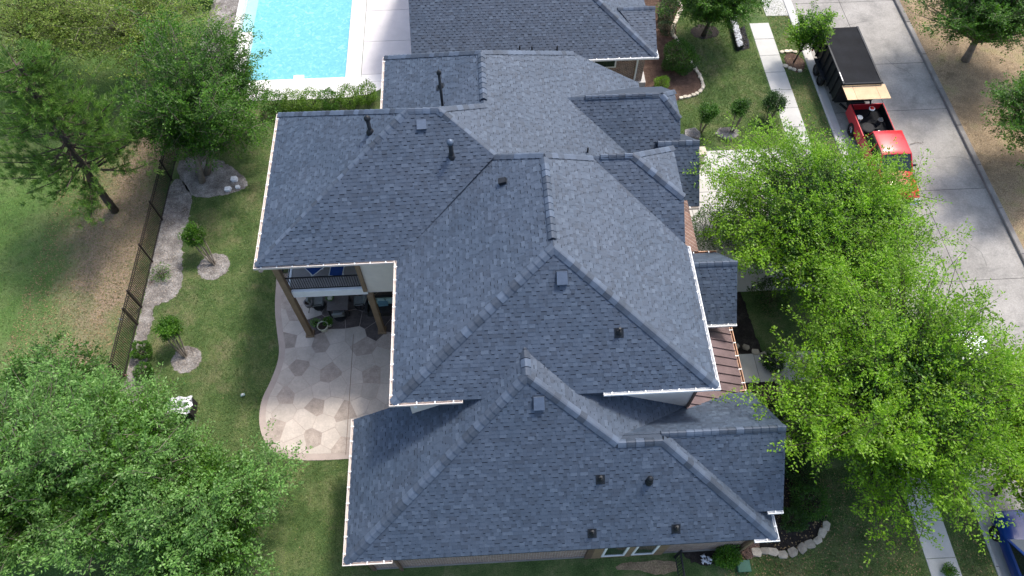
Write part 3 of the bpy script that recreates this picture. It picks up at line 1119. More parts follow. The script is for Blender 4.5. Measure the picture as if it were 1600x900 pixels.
# --- entry gable
bz, bx = 6.0, 10.54
b0, b1 = at(1152, 409, bz), at(1085, 412, bz)
by = (b0.y + b1.y) / 2
fB_near = [V(7.9, by, bz), V(bx, by, bz), V(bx, 14.15, 4.25), V(7.9, 14.15, 4.25)]
fB_far = [V(7.9, by, bz), V(bx, by, bz), V(bx - .1, 17.9, 4.15), V(7.9, 17.9, 4.15)]
rB = roof_mass(house, RF, [fB_near, fB_far], label="small roof over the entry beside the big hip")
cap_run(rB, fB_near[0], fB_near[1], nrm(fB_near), nrm(fB_far), half=.17)
gutter(house, (8.3, 14.15, 4.25), (bx, 14.15, 4.25), (0, -1, 0), mat=M['white'])
gutter(house, (8.3, 17.9, 4.15), (bx - .1, 17.9, 4.15), (0, 1, 0), mat=M['copper_trim'])

# --- standing seam copper roof
cz0, cz1 = 3.15, 4.55
cx1 = 10.58
fC = [V(7.6, 9.9, cz1), V(cx1, 9.9, cz0), V(cx1, 14.75, cz0), V(7.6, 14.75, cz1)]
o_, u_, v_, n_ = frame(fC)
cb_ = MB()
cb_.add([p + n_ * .0 for p in fC] + [p - V(0, 0, .12) for p in fC], [(0, 1, 2, 3), (7, 6, 5, 4), (0, 4, 5, 1), (1, 5, 6, 2), (2, 6, 7, 3)])
rC = cb_.build("roof", M['copper'], house)
rC["label"] = "copper roof with standing seams on the street side"
me = None
for i in range(12):
    y = 10.1 + i * .405
    if me is None:
        o = MB().bar((7.6, 0, cz1 + .03), (cx1, 0, cz0 + .03), .035, .07).build("seam", M['copper'], rC)
        me = o.data
    else:
        o = link(bpy.data.objects.new("seam", me), rC)
    o.location = (0, y, 0)
gutter(house, (cx1, 11.5, cz0), (cx1, 14.7, cz0), (1, 0, 0), mat=M['copper_trim'], w=.12)

# --- gutters
gutter(house, (mx0, my0, EZ), (mx0, 16.40, EZ), (-1, 0, 0))
gutter(house, (mx0 - .12, my0, EZ), (-1.27, my0, EZ), (0, -1, 0))
gutter(house, (3.95, my0, EZ), (mx1 + .12, my0, EZ), (0, -1, 0), mat=M['white'])
gutter(house, (mx1, my0, EZ), (mx1, 16.45, EZ), (1, 0, 0), mat=M['white'])
gutter(house, (wx0 - .12, w0.y, EZ), (mx0 - .14, w0.y, EZ), (0, -1, 0))
gutter(house, (wx0, w0.y, EZ), (wx0, w1.y, EZ), (-1, 0, 0))
gutter(house, (fx0, f0.y - .6, EZ), (fx0, f1.y, EZ), (-1, 0, 0))
gutter(house, (l0.x, l0.y, LZ), (l0.x, ly1, LZ), (-1, 0, 0))
gutter(house, (l0.x - .12, l0.y, LZ), (at(613, 875, LZ).x, l0.y, LZ), (0, -1, 0))
gutter(house, (lR.x, l0.y, LZ), (lR.x, sy1 - .1, LZ), (1, 0, 0), mat=M['white'])
gutter(house, (lR.x - .85, l0.y, LZ), (lR.x + .12, l0.y, LZ), (0, -1, 0), mat=M['white'])
gutter(house, (x3 - .6, gy3, g3n), (x3, gy3, g3n), (0, -1, 0), mat=M['white'])
gutter(house, (x3 - .45, fy3, 3.5), (x3, fy3, 3.5), (0, 1, 0), mat=M['copper_trim'])

# ------------------------------------------------------------------ walls
def wall(x0, x1, y0, y1, z0, z1, mat, label=None, name="wall"):
    o = MB().box(x0, x1, y0, y1, z0, z1).build(name, mat, house)
    if label:
        o["label"] = label
    return o
WY = 5.62
wall(-5.45, 9.90, WY, 9.5, 0, 3.45, M['brick'], "brick wall under the lowest eave")
wall(-5.45, 2.0, 9.5, 10.41, 0, 3.3, M['brick'])
wall(9.2, 9.88, 6.6, 10.9, 0, 3.3, M['brick'])
wall(-3.35, 7.65, 10.42, 16.86, 0, 6.98, M['stucco'], "cream stucco wall below the main roof")
wall(-5.62, -3.36, 16.92, 20.4, 3.66, 6.98, M['stucco'], "cream stucco wall beside the balcony")
wall(-9.35, -3.5, 20.52, 24.4, 0, 6.98, M['stucco'])
wall(-3.34, 7.64, 16.88, 25.0, 0, 4.6, M['stucco'])
wall(fx0 + .45, 7.6, 25.02, f1.y - .4, 0, 4.6, M['brick'])
wall(7.66, 9.6, 18.0, 22.6, 0, 4.2, M['brick'])
wall(7.67, 10.1, 14.6, 17.5, 0, 4.2, M['stucco'])
wall(7.62, 7.72, 10.36, 10.50, 4.2, 6.97, M['brown_trim'], name="corner_board")
wall(-5.52, -5.36, WY - .08, WY + .1, 0, 3.3, M['brown_trim'], name="corner_board")
wall(9.80, 9.97, WY - .08, WY + .1, 0, 3.3, M['brown_trim'], name="corner_board")
# soldier base course
wall(-5.5, 9.95, WY - .035, WY - .002, 0, .18, M['curb'], name="base_course")
# garden window pair with brown surround
for (xa, xb) in ((4.02, 5.0), (5.28, 6.22)):
    fr = MB()
    ya = WY - .10
    for (a, b, c, d) in ((xa, xa + .09, .32, 2.35), (xb - .09, xb, .32, 2.35), (xa + .09, xb - .09, .32, .42), (xa + .09, xb - .09, 2.25, 2.35)):
        fr.box(a, b, ya, WY - .03, c, d)
    w = fr.build("window", M['white'], house)
    MB().box(xa + .09, xb - .09, ya + .03, WY - .035, .42, 2.25).build("pane", M['pane'], w)
for (xa, xb, mt) in ((3.35, 3.62, 'brown_trim'), (3.62, 4.0, 'tan_trim'), (5.02, 5.26, 'tan_trim'), (6.24, 6.62, 'tan_trim')):
    wall(xa, xb, WY - .085, WY - .004, 0, 3.2, M[mt], name="door_trim")
wall(3.62, 6.62, WY - .075, WY - .004, .02, .30, M['tan_trim'], name="door_trim")
w = MB().box(-.4, .8, WY - .03, WY - .002, 2.55, 3.1).build("window", M['white'], house)
MB().box(-.32, .72, WY - .04, WY - .032, 2.6, 3.05).build("pane", M['pane'], w)
# downspouts
def downspout(pts, mat, r=.05):
    b = MB()
    for a, c in zip(pts, pts[1:]):
        b.bar(a, c, r * 2, r * 1.6)
    return b.build("downspout", mat, house)
downspout([(-4.3, l0.y - .06, LZ - .1), (-4.28, WY - .12, LZ - .5), (-4.28, WY - .12, .05)], M['brown_trim'])
downspout([(-3.1, my0 - .06, EZ - .12), (-3.12, 10.33, EZ - .6), (-3.12, 10.33, 6.0)], M['white'])
downspout([(lR.x - .3, l0.y - .06, LZ - .1), (9.9, WY - .13, LZ - .5), (9.9, WY - .13, .05)], M['tan_trim'], .06)

# ------------------------------------------------------------------ porch and balcony
for x in (-9.1, -5.55):
    b = MB().box(x - .13, x + .13, 16.70, 16.96, 0, 6.95, bev=.012) if x < -6 else MB().box(x - .13, x + .13, 16.72, 16.98, 0, 3.66, bev=.012)
    po = b.build("porch_post", M['tan_trim'], house)
    if x < -6:
        po["label"] = "tall brown post at the outer porch corner"
    MB().box(x - .2, x + .2, 16.64, 17.04, 0, .16, bev=.02).build("post_base", M['tan_trim'], po)
MB().box(-5.80, -5.625, 16.80, 17.0, 3.9, 6.95).build("porch_post", M['tan_trim'], house)
MB().box(-9.22, -5.63, 16.82, 17.0, 3.66, 4.16, bev=.015).build("balcony_beam", M['white'], house)
MB().box(-9.22, -9.04, 17.005, 20.5, 3.66, 4.16, bev=.015).build("balcony_beam", M['white'], house)
bf = MB().box(-9.03, -5.63, 17.01, 20.5, 3.75, 4.14).build("balcony_floor", M['balcony_floor'], house)
rl = MB()
rl.box(-8.96, -5.81, 16.86, 16.91, 5.20, 5.26).box(-8.96, -5.81, 16.87, 16.90, 4.30, 4.34)
ro = rl.build("balcony_railing", M['black_metal'], house)
me = None
for i in range(29):
    x = -8.86 + i * .106
    if me is None:
        o = MB().box(-.012, .012, 16.875, 16.895, 4.34, 5.20).build("baluster", M['black_metal'], ro)
        me = o.data
    else:
        o = link(bpy.data.objects.new("baluster", me), ro)
    o.location = (x, 0, 0)
rl = MB()
rl.box(-9.14, -9.09, 16.97, 20.5, 5.20, 5.26).box(-9.13, -9.10, 16.97, 20.5, 4.30, 4.34)
ro = rl.build("balcony_railing", M['black_metal'], house)
me = None
for i in range(32):
    y = 17.08 + i * .108
    if me is None:
        o = MB().box(-9.125, -9.105, -.012, .012, 4.34, 5.20).build("baluster", M['black_metal'], ro)
        me = o.data
    else:
        o = link(bpy.data.objects.new("baluster", me), ro)
    o.location = (0, y, 0)

# ------------------------------------------------------------------ roof penetrations
def flue(p, h, r, cap=True, boot=True, roof=None):
    b = MB()
    x, y, z = p
    pr = [(r, -.25), (r, h)]
    b.lathe(pr, p, 12)
    if boot:
        b.lathe([(r * 2.1, -.2), (r * 2.1, .03), (r * 1.5, .12), (r * 1.1, .2)], p, 14)
    o = b.build("vent_pipe", M['black_metal'], roof or house, True)
    if cap:
        MB().lathe([(r * 1.15, h - .02), (r * 1.6, h + .01), (r * 1.6, h + .10), (r * .6, h + .2)], p, 14).build("vent_cap", M['vent_grey'] if cap == 2 else M['black_metal'], o, True)
    return o
def boot(p, n, roof):
    b = MB()
    n = Vector(n)
    u = Vector((0, 0, 1)).cross(n).normalized()
    v = n.cross(u)
    P = Vector(p)
    R3 = Matrix((u, v, n)).transposed()
    def add_plate(w, h):
        vs = [P + R3 @ Vector((sx * w, sy * h, .024)) for sx, sy in ((-1, -1), (1, -1), (1, 1), (-1, 1))]
        b.add(vs, [(0, 1, 2, 3)])
    add_plate(.17, .19)
    b.lathe([(.12, .02), (.11, .08), (.06, .16)], p, 12)
    b.lathe([(.045, .02), (.045, .36)], p, 10)
    return b.build("pipe_boot", M['black_metal'], roof, False)
def box_vent(p, n, roof, w=.20, h=.24, t=.16, mat=None):
    b = MB()
    n = Vector(n)
    u = Vector((0, 0, 1)).cross(n).normalized()
    v = n.cross(u)
    P = Vector(p)
    R3 = Matrix((u, v, n)).transposed()
    t2 = t * .7
    pts = [(-w, -h, 0), (w, -h, 0), (w, h, 0), (-w, h, 0), (-w, -h, t), (w, -h, t), (w * .96, h, t2), (-w * .96, h, t2)]
    b.add([P + R3 @ Vector(q) for q in pts], [(4, 5, 6, 7), (0, 1, 5, 4), (1, 2, 6, 5), (2, 3, 7, 6), (3, 0, 4, 7)])
    o = b.build("box_vent", mat or M['vent_grey'], roof)
    b = MB()
    pts = [(-w - .03, -h - .012, .022), (w + .03, -h - .012, .022), (w + .03, h + .05, .022), (-w - .03, h + .05, .022)]
    b.add([P + R3 @ Vector(q) for q in pts], [(0, 1, 2, 3)])
    pts = [(-w * .95, -h - .006, .03), (w * .95, -h - .006, .03), (w * .95, -h - .006, t - .02), (-w * .95, -h - .006, t - .02)]
    b.add([P + R3 @ Vector(q) for q in pts], [(0, 1, 2, 3)])
    b.build("flange", M['deck'], o)
    return o
flue(onpl(579, 207, w0, nWl), .75, .085, True, True, rW)
flue(onpl(706, 246, w0, nWn), .85, .095, 2, True, rW)
flue(V(-1.75, 22.6, 8.6), 2.6, .06, True, False, rF)
boot(onpl(688, 136, V(fx0, f0.y, EZ), nFl), nFl, rF)
box_vent(onpl(659, 195, w0, nWn), nWn, rW, .2, .2, .24)
box_vent(onpl(787, 285, m0, nL), nL, rM, .13, .15, .2, M['black_metal'])
box_vent(onpl(878, 434, m0, nF), nF, rM)
boot(onpl(967, 520, m0, nF), nF, rM)
box_vent(onpl(842, 629, l0, nLn), nLn, rL)
boot(onpl(938, 749, l0, nLn), nLn, rL)
o = flue(onpl(1014, 752, l0, nLn), .24, .075, True, True, rL)
for u, v in ((925, 833), (1056, 826)):
    boot(onpl(u, v, l0, nLn), nLn, rL)
flue(onpl(918, 238, wb, nP), .3, .04, False, False, rW)

# ------------------------------------------------------------------ neighbour's house
nb = thing("house", "neighbour's house at the top edge with brick wall and matching blue grey shingles", "house")
RN = Roofing(300)
NZ = 3.2
n0 = at(1026, 88, NZ)
nx1, ny0 = n0.x, n0.y
npk = at(935, 0, 5.1)
snn = (5.1 - NZ) / (npk.y - ny0)
snr = (5.1 - NZ) / (nx1 - npk.x)
top = 8.4
ty = ny0 + (top - NZ) / snn
hx = nx1 - (top - NZ) / snr
NXL = -3.95
fN_near = [V(NXL, ny0, NZ), V(nx1, ny0, NZ), V(hx, ty, top), V(NXL, ty, top)]
fN_right = [V(nx1, ny0, NZ), V(nx1, ny0 + 5.5, NZ), V(hx, ty + 4, top), V(hx, ty, top)]
rN = roof_mass(nb, RN, [fN_near, fN_right], [[V(NXL, ty, top), V(hx, ty, top), V(hx, ty + 6, NZ), V(NXL, ty + 6, NZ)]], single=(0,))
cap_run(rN, fN_near[1], fN_near[2], nrm(fN_near), nrm(fN_right), half=.21)
ngz = 4.5
na, nbp = at(965, 13, ngz), at(1023, 10, ngz)
nlow = at(1025, 72, NZ)
fN_g = [V(na.x, na.y, ngz), V(nbp.x, na.y, ngz), V(nbp.x, ny0 + .35, NZ), V(nx1 - .2, ny0 + .3, NZ)]
rN2 = roof_mass(nb, RN, [fN_g], [[V(na.x, na.y, ngz), V(nbp.x, na.y, ngz), V(nbp.x, na.y + 1.8, NZ), V(na.x, na.y + 1.8, NZ)]])
cap_run(rN2, fN_g[0], fN_g[1], nrm(fN_g), V(0, .7, .7), half=.17)
house_keep = house
gutter(nb, (5.6, ny0, NZ), (nx1 + .12, ny0, NZ), (0, -1, 0), mat=M['white'])
gutter(nb, (nx1, ny0, NZ), (nx1, ny0 + 1.3, NZ), (1, 0, 0), mat=M['white'])
house = nb
wall(NXL + .4, 9.72, 33.05, 48, 0, 3.15, M['brick'], "brown brick wall under the white gutter")
downspout([(9.22, ny0 - .05, NZ - .08), (9.25, 32.98, NZ - .6), (9.25, 32.98, .05)], M['white'])
wall(9.2, 9.98, 32.9, 34.2, 0, .42, M['drive'], name="wall_base")
w = MB().box(6.6, 8.0, 33.0, 33.04, 1.6, 2.7).build("window", M['white'], nb)
MB().box(6.7, 7.9, 32.985, 32.998, 1.7, 2.6).build("pane", M['pane'], w)
for u, v in ((812, 78), (831, 79), (870, 78)):
    flue(onpl(u, v + 6, fN_near[0], nrm(fN_near)), .55, .05, False, False, rN)
house = house_keep

# ------------------------------------------------------------------ vegetation
def crown_mesh(name, P, D, size, mat, parent, fold=.25, upbias=.8, aspect=.5):
    """many folded leaf blades: P points, D leaf axes"""
    n = len(P)
    P = np.asarray(P, float)
    D = np.asarray(D, float)
    D /= np.linalg.norm(D, axis=1, keepdims=True) + 1e-9
    nr = NR.normal(0, 1, (n, 3)) * .55
    nr[:, 2] += upbias + .15
    nr -= D * (nr * D).sum(1, keepdims=True)
    nr /= np.linalg.norm(nr, axis=1, keepdims=True) + 1e-9
    S = np.cross(D, nr)
    L = size * NR.uniform(.7, 1.35, (n, 1))
    W = L * aspect
    a = P
    b = P + D * L * .5 + S * W * .5 + nr * L * fold * .3
    c = P + D * L
    d = P + D * L * .5 - S * W * .5 + nr * L * fold * .3
    v = np.stack([a, b, c, d], 1).reshape(-1, 3)
    me = bpy.data.meshes.new(name)
    me.vertices.add(4 * n)
    me.vertices.foreach_set("co", v.ravel())
    me.loops.add(4 * n)
    me.loops.foreach_set("vertex_index", np.arange(4 * n, dtype=np.int32))
    me.polygons.add(n)
    me.polygons.foreach_set("loop_start", np.arange(0, 4 * n, 4, dtype=np.int32))
    me.polygons.foreach_set("loop_total", np.full(n, 4, dtype=np.int32))
    me.materials.append(mat)
    me.update()
    me.validate()
    o = bpy.data.objects.new(name, me)
    return link(o, parent)

def rand_dirs(n):
    d = NR.normal(0, 1, (n, 3))
    return d / np.linalg.norm(d, axis=1, keepdims=True)

def lobed(d, ph):
    return 1 + .24 * np.sin(3 * d[:, 0] + ph[0]) * np.cos(2.7 * d[:, 1] + ph[1]) + .17 * np.sin(5.3 * d[:, 1] + ph[2] + 3 * d[:, 2]) + .14 * np.sin(7 * d[:, 0] - 4 * d[:, 2] + ph[3])

def tree(name, label, cat, base, crown, radii, leaves, n_br, twigs, per, lsize, mat, bark='bark', trunk_r=.16, stems=1, droop=.0, twig_len=.9, group=None, shell=.45, aspect=.5, lean_xy=True, tw_r=.008, upz=.25, light=None):
    """trunk and limbs reaching out to a lobed crown; leaves sit along the twigs"""
    root = thing(name, label, cat, (base[0], base[1], 0), group=group)
    bx_, by_ = base[0], base[1]
    c = np.array([crown[0] - bx_, crown[1] - by_, crown[2]])
    r = np.array(radii, float)
    ph = NR.uniform(0, 6.28, 4)
    d = rand_dirs(n_br * 2)
    d = d[d[:, 2] > -.55][:n_br]
    n_b = len(d)
    rad = NR.uniform(shell, 1.0, (n_b, 1)) ** .6 * lobed(d, ph)[:, None]
    tips = c + d * rad * r
    low = c - np.array([0, 0, r[2] * .75])
    wood = MB()
    starts = []
    for s_ in range(stems):
        a = 2 * math.pi * s_ / stems + .5
        off = (0 if stems == 1 else trunk_r * 1.6)
        b0 = Vector((off * math.cos(a), off * math.sin(a), -.1))
        spread = 0 if stems == 1 else r[0] * .28
        topp = Vector((c[0] + spread * math.cos(a), c[1] + spread * math.sin(a), c[2] + r[2] * .15))
        pts = []
        K = 7
        for k in range(K + 1):
            t = k / K
            p = b0.lerp(topp, t)
            p.x += math.sin(t * 4 + s_) * .10 * trunk_r / .16
            p.y += math.cos(t * 3.3 + s_) * .10 * trunk_r / .16 - .10 * trunk_r / .16
            pts.append(p)
        wood.tube(pts, [trunk_r * (1.25 if k == 0 else 1 - .80 * k / K) for k in range(K + 1)], 8)
        starts.append(pts)
    P, D, TW = [], [], []
    for i in range(n_b):
        tip = Vector(tips[i])
        st = starts[i % stems]
        hfrac = min(.95, max(.28, .25 + .6 * (tip.z - low[2]) / (2 * r[2]) - .12))
        s0 = st[0].lerp(st[-1], hfrac)
        kk = hfrac * (len(st) - 1)
        s0 = st[int(kk)].lerp(st[min(int(kk) + 1, len(st) - 1)], kk - int(kk))
        mid = s0.lerp(tip, .5) + Vector((0, 0, upz * (tip - s0).length * .5 * (1 if droop <= 0 else .6))) + Vector(NR.normal(0, .12, 3))
        pts = []
        K = 6
        for k in range(K + 1):
            t = k / K
            pts.append((1 - t) ** 2 * s0 + 2 * t * (1 - t) * mid + t * t * tip)
        r0 = max(.012, trunk_r * .30 * (1 - hfrac * .5))
        wood.tube(pts, [r0 * (1 - .88 * k / K) for k in range(K + 1)], 5, cap=False)
        nt = twigs
        for j in range(nt):
            t = 1 - (NR.random() ** 1.5) * .75
            p0 = (1 - t) ** 2 * s0 + 2 * t * (1 - t) * mid + t * t * tip
            tg = (2 * (1 - t) * (mid - s0) + 2 * t * (tip - mid)).normalized()
            td = (tg * .8 + Vector(NR.normal(0, .62, 3)) + Vector((0, 0, .12 - droop))).normalized()
            tl = twig_len * NR.uniform(.5, 1.2)
            if j % 3 == 0:
                wood.tube([p0, p0 + td * tl * .5 - Vector((0, 0, droop * tl * .1)), p0 + td * tl * .95 - Vector((0, 0, droop * tl * .35))], [tw_r * 1.6, tw_r * 1.1, tw_r * .5], 3, cap=False)
            tt = NR.random(per) ** .8
            tdn = np.array(td)
            sd = np.cross(tdn, np.array([NR.normal(0, .25), NR.normal(0, .25), 1.0]))
            sd /= np.linalg.norm(sd) + 1e-6
            off = NR.uniform(-1, 1, per) * (.05 + .17 * tl * (1.15 - tt))
            q = np.array(p0)[None] + tdn[None] * (tt * tl)[:, None] + sd[None] * off[:, None]
            q[:, 2] -= droop * tl * .35 * tt ** 2
            q += NR.normal(0, .035, (per, 3))
            P.append(q)
            TW.append(np.full(per, NR.normal(0, .15)))
            dd = tdn[None] * .6 + sd[None] * (np.sign(off) * .7)[:, None] + NR.normal(0, .32, (per, 3))
            dd[:, 2] -= .08
            D.append(dd)
    wood.build("trunk", M[bark], root, True)
    P = np.concatenate(P)
    D = np.concatenate(D)
    keep = P[:, 2] > .05
    P, D = P[keep], D[keep]
    TW = np.concatenate(TW)[keep]
    if light:
        # paler outer sprays: sunlight put into leaf colour, plus the left trees' silver tips
        out = np.linalg.norm((P - c) / r, axis=1)
        sel = out + TW + NR.normal(0, .05, len(P)) > light[1]
        crown_mesh("crown", P[~sel], D[~sel], lsize, L_[mat], root, aspect=aspect)
        cr = crown_mesh("pale_outer_leaves", P[sel], D[sel], lsize, L_[light[0]], root, aspect=aspect)
    else:
        crown_mesh("crown", P, D, lsize, L_[mat], root, aspect=aspect)
    return root

def shrub(name, label, base, r, n, lsize, mat, group=None, rz=None, hollow=.72, z0=None, cat='shrub', stem=True, aspect=.5):
    """a clipped or loose bush: leaves through a rounded volume on short stems"""
    root = thing(name, label, cat, (base[0], base[1], 0), group=group)
    rz = rz or r * .85
    z0 = rz * .9 if z0 is None else z0
    d = rand_dirs(n)
    ph = NR.uniform(0, 6.28, 4)
    rad = NR.uniform(hollow ** 3, 1, n) ** (1 / 3) * (1 + (lobed(d, ph) - 1) * .6)
    P = d * rad[:, None] * np.array([r, r, rz]) + np.array([0, 0, z0])
    D = d + NR.normal(0, .6, (n, 3))
    k = P[:, 2] > .02
    crown_mesh("crown", P[k], D[k], lsize, L_[mat], root, aspect=aspect)
    if stem:
        b = MB()
        for i in range(9):
            a = i * .7
            e = Vector((math.cos(a) * r * .6, math.sin(a) * r * .6, z0 + rz * (.1 + .3 * R.random())))
            b.tube([(math.cos(a) * r * .12, math.sin(a) * r * .12, -.03), e * .5 + Vector((0, 0, .1)), e], [.025, .018, .008], 5)
        b.build("stem", M['bark'], root)
    return root

# large trees
def T(label, base, crown, z, radii, nb, mat, light, stems=2, tr=.2, bark='bark', tw=12, per=34, ls=.108, tl=1.15, droop=.08, asp=.5, shell=.4, name="shade_tree"):
    return tree(name, label, "tree", at(*base), at(crown[0], crown[1], z), radii, 0, nb, tw, per, ls, mat, bark, tr, stems, droop=droop, twig_len=tl, light=light, aspect=asp, shell=shell)
T("dense bright green tree between the iron fence and the left roof wing", (315, 275), (312, 150), 4.4, (3.7, 3.9, 3.6), 240, 'mid', ('bright', .72), 3, .17, 'bark_pale', droop=.3, tl=1.25)
T("broad bright green tree shading the driveway and front walk", (1300, 395), (1274, 348), 4.4, (5.0, 5.1, 3.0), 380, 'mid', ('fresh', .66), 2, tl=1.35)
T("tall bright green tree over the sidewalk beside the low roof gable", (1345, 700), (1412, 604), 5.2, (4.5, 5.2, 3.5), 410, 'mid', ('fresh', .60), 2, .22, tl=1.3)
T("yellow green tree at the right edge above the blue car", (1555, 770), (1628, 672), 4.6, (2.2, 2.7, 2.4), 160, 'fresh', ('lime', .25), 1, .13, tl=1.0)
T("silvery green tree in the bottom left corner", (60, 830), (25, 745), 5.0, (3.7, 4.2, 3.4), 270, 'bright', ('silver', .62), 2, bark='bark_pale', tl=1.2, asp=.36, ls=.12)
T("big green tree with pale leaf tips left of the patio", (215, 800), (187, 732), 4.6, (3.15, 3.6, 3.2), 270, 'bright', ('silver', .80), 2, bark='bark_pale', tl=1.2, asp=.4, ls=.12)
T("round bright green tree at the bottom edge left of the low roof", (310, 860), (318, 800), 3.6, (2.75, 3.1, 2.7), 220, 'bright', ('silver', .80), 2, .17, tl=1.1)
T("dark green tree behind the silvery one at the left edge", (95, 680), (80, 620), 2.6, (2.5, 2.0, 2.0), 80, 'mid', None, 2, .11, tl=.9)
T("spreading oak across the road with a bare leaning trunk", (1508, 95), (1548, -12), 4.8, (4.6, 3.3, 2.3), 210, 'mid', ('bright', .8), 1, .24, 'bark_pale', tl=1.2)
T("green tree reaching in from the right edge over the leaf litter", (1660, 250), (1636, 182), 4.2, (3.0, 2.7, 2.0), 140, 'mid', ('bright', .7), 1, bark='bark_pale', tl=1.0)
T("yellowish sparse tree in the top left corner", (75, 90), (70, 14), 5.0, (4.6, 4.0, 2.6), 170, 'olive', None, 2, .16, tw=9, per=20, tl=1.4)
T("yellowish sparse tree above the dense tree by the pool", (235, 95), (222, 26), 4.5, (4.8, 4.0, 2.6), 180, 'olive', None, 2, .15, 'bark_pale', tw=9, per=20, tl=1.4)
T("dark trunked tree in the mulch ring on the neighbour's lawn", (1099, 55), (1122, -18), 3.7, (2.6, 2.2, 1.7), 150, 'mid', ('bright', .75), 1, .15, tl=.95)
T("slender young tree on the verge in front of the dump trailer", (1240, 97), (1270, 42), 2.7, (1.15, 1.25, 1.3), 60, 'bright', ('fresh', .85), 1, .055, tw=10, per=14, ls=.12, tl=.6, name="young_tree")

# the pine: tufts of needles along whorled limbs
def pine(label, base, height, rad, z_low, n_l, bark='bark'):
    root = thing("pine_tree", label, "tree", (base[0], base[1], 0))
    b = MB()
    lean = Vector((.25, .5, 0))
    pts = [Vector((0, 0, -.1)) + lean * (k / 8) ** 1.5 + Vector((0, 0, height * k / 8)) for k in range(9)]
    b.tube(pts, [.22 * (1 - .85 * k / 8) for k in range(9)], 8)
    P, D = [], []
    for i in range(n_l):
        t = NR.random()
        z = z_low + (height - z_low) * t
        k = z / height * 8
        s0 = pts[min(7, int(k))].lerp(pts[min(8, int(k) + 1)], k - int(k))
        L = rad * (1.05 - .75 * t ** 1.4) * NR.uniform(.6, 1.1)
        a = NR.uniform(0, 6.28)
        e = s0 + Vector((math.cos(a) * L, math.sin(a) * L, L * NR.uniform(.05, .35)))
        m_ = s0.lerp(e, .55) + Vector((0, 0, -.12 * L))
        b.tube([s0, m_, e], [.05, .03, .012], 5, cap=False)
        for j in range(int(6 + L * 4.2)):
            u = NR.uniform(.35, 1.05)
            c = s0.lerp(m_, u / .55) if u < .55 else m_.lerp(e, (u - .55) / .45)
            c = np.array(c) + NR.normal(0, .30, 3) * (.5 + u * .5)
            axis = np.array((e - s0).normalized()) * .7 + np.array([0, 0, .55])
            nd = 30
            dd = rand_dirs(nd) * .8 + axis
            P.append(np.repeat(c[None], nd, 0) + NR.normal(0, .03, (nd, 3)) + axis * NR.uniform(-.10, .10, (nd, 1)))
            D.append(dd)
    b.build("trunk", M[bark], root, True)
    crown_mesh("crown", np.concatenate(P), np.concatenate(D), .23, L_['pine'], root, fold=0, aspect=.11)
    return root
pb_ = at(180, 330)
pine("tall pine leaning over the dry grass left of the iron fence", pb_, 10.0, 3.7, 3.2, 120)
pine("pine with dark needles at the left edge", at(-30, 190), 7.5, 3.0, 2.5, 80)

# small ornamental trees
def small_tree(label, base_px, crown_px, cz, r, rz, mat, n=2600, stems=4, group=None, ls=.085):
    bp = at(*base_px)
    cp = at(*crown_px, cz)
    root = thing("ornamental_tree", label, "tree", (bp.x, bp.y, 0), group=group)
    c = np.array([cp.x - bp.x, cp.y - bp.y, cz])
    b = MB()
    for s_ in range(stems):
        a = 6.28 * s_ / stems + .4
        e = Vector(c) + Vector((math.cos(a) * r * .5, math.sin(a) * r * .5, 0))
        p0 = Vector((math.cos(a) * .06, math.sin(a) * .06, -.05))
        b.tube([p0, p0.lerp(e, .5) + Vector((math.cos(a) * .05, math.sin(a) * .05, .1)), e], [.045, .035, .015], 6)
        for k in range(3):
            f = e + Vector(NR.normal(0, r * .35, 3))
            b.tube([p0.lerp(e, .7), e.lerp(f, .6), f], [.02, .014, .006], 5, cap=False)
    b.build("trunk", M['bark_pale'], root)
    # clumps of leaves
    m_ = 30
    d = rand_dirs(m_)
    cc = d * (NR.random((m_, 1)) ** .4) * np.array([r, r, rz]) * .85 + c
    per = int(n * 1.9) // m_
    P = np.concatenate([q + NR.normal(0, r * .19, (per, 3)) for q in cc])
    D = np.concatenate([NR.normal(0, .7, (per, 3)) + (q - c) * .8 / r for q in cc])
    crown_mesh("crown", P, D, ls, L_[mat], root)
    return root
small_tree("small leafy tree in the upper grey mulch ring", (335, 414), (303, 366), 1.5, .62, .5, 'bright', 2800)
small_tree("small leafy tree in the lower grey mulch ring", (290, 558), (263, 515), 1.4, .60, .5, 'bright', 2400)
small_tree("multi stemmed crape myrtle beside the driveway, nearest the clipped gable", (1095, 206), (1106, 176), 1.5, .62, .5, 'mid', 2400)
small_tree("multi stemmed crape myrtle in the small mulch ring near the driveway", (1143, 207), (1159, 169), 1.5, .60, .52, 'mid', 2400)
small_tree("dark little tree beside the sidewalk above the driveway", (1200, 190), (1210, 162), 1.2, .66, .45, 'deep', 2600)

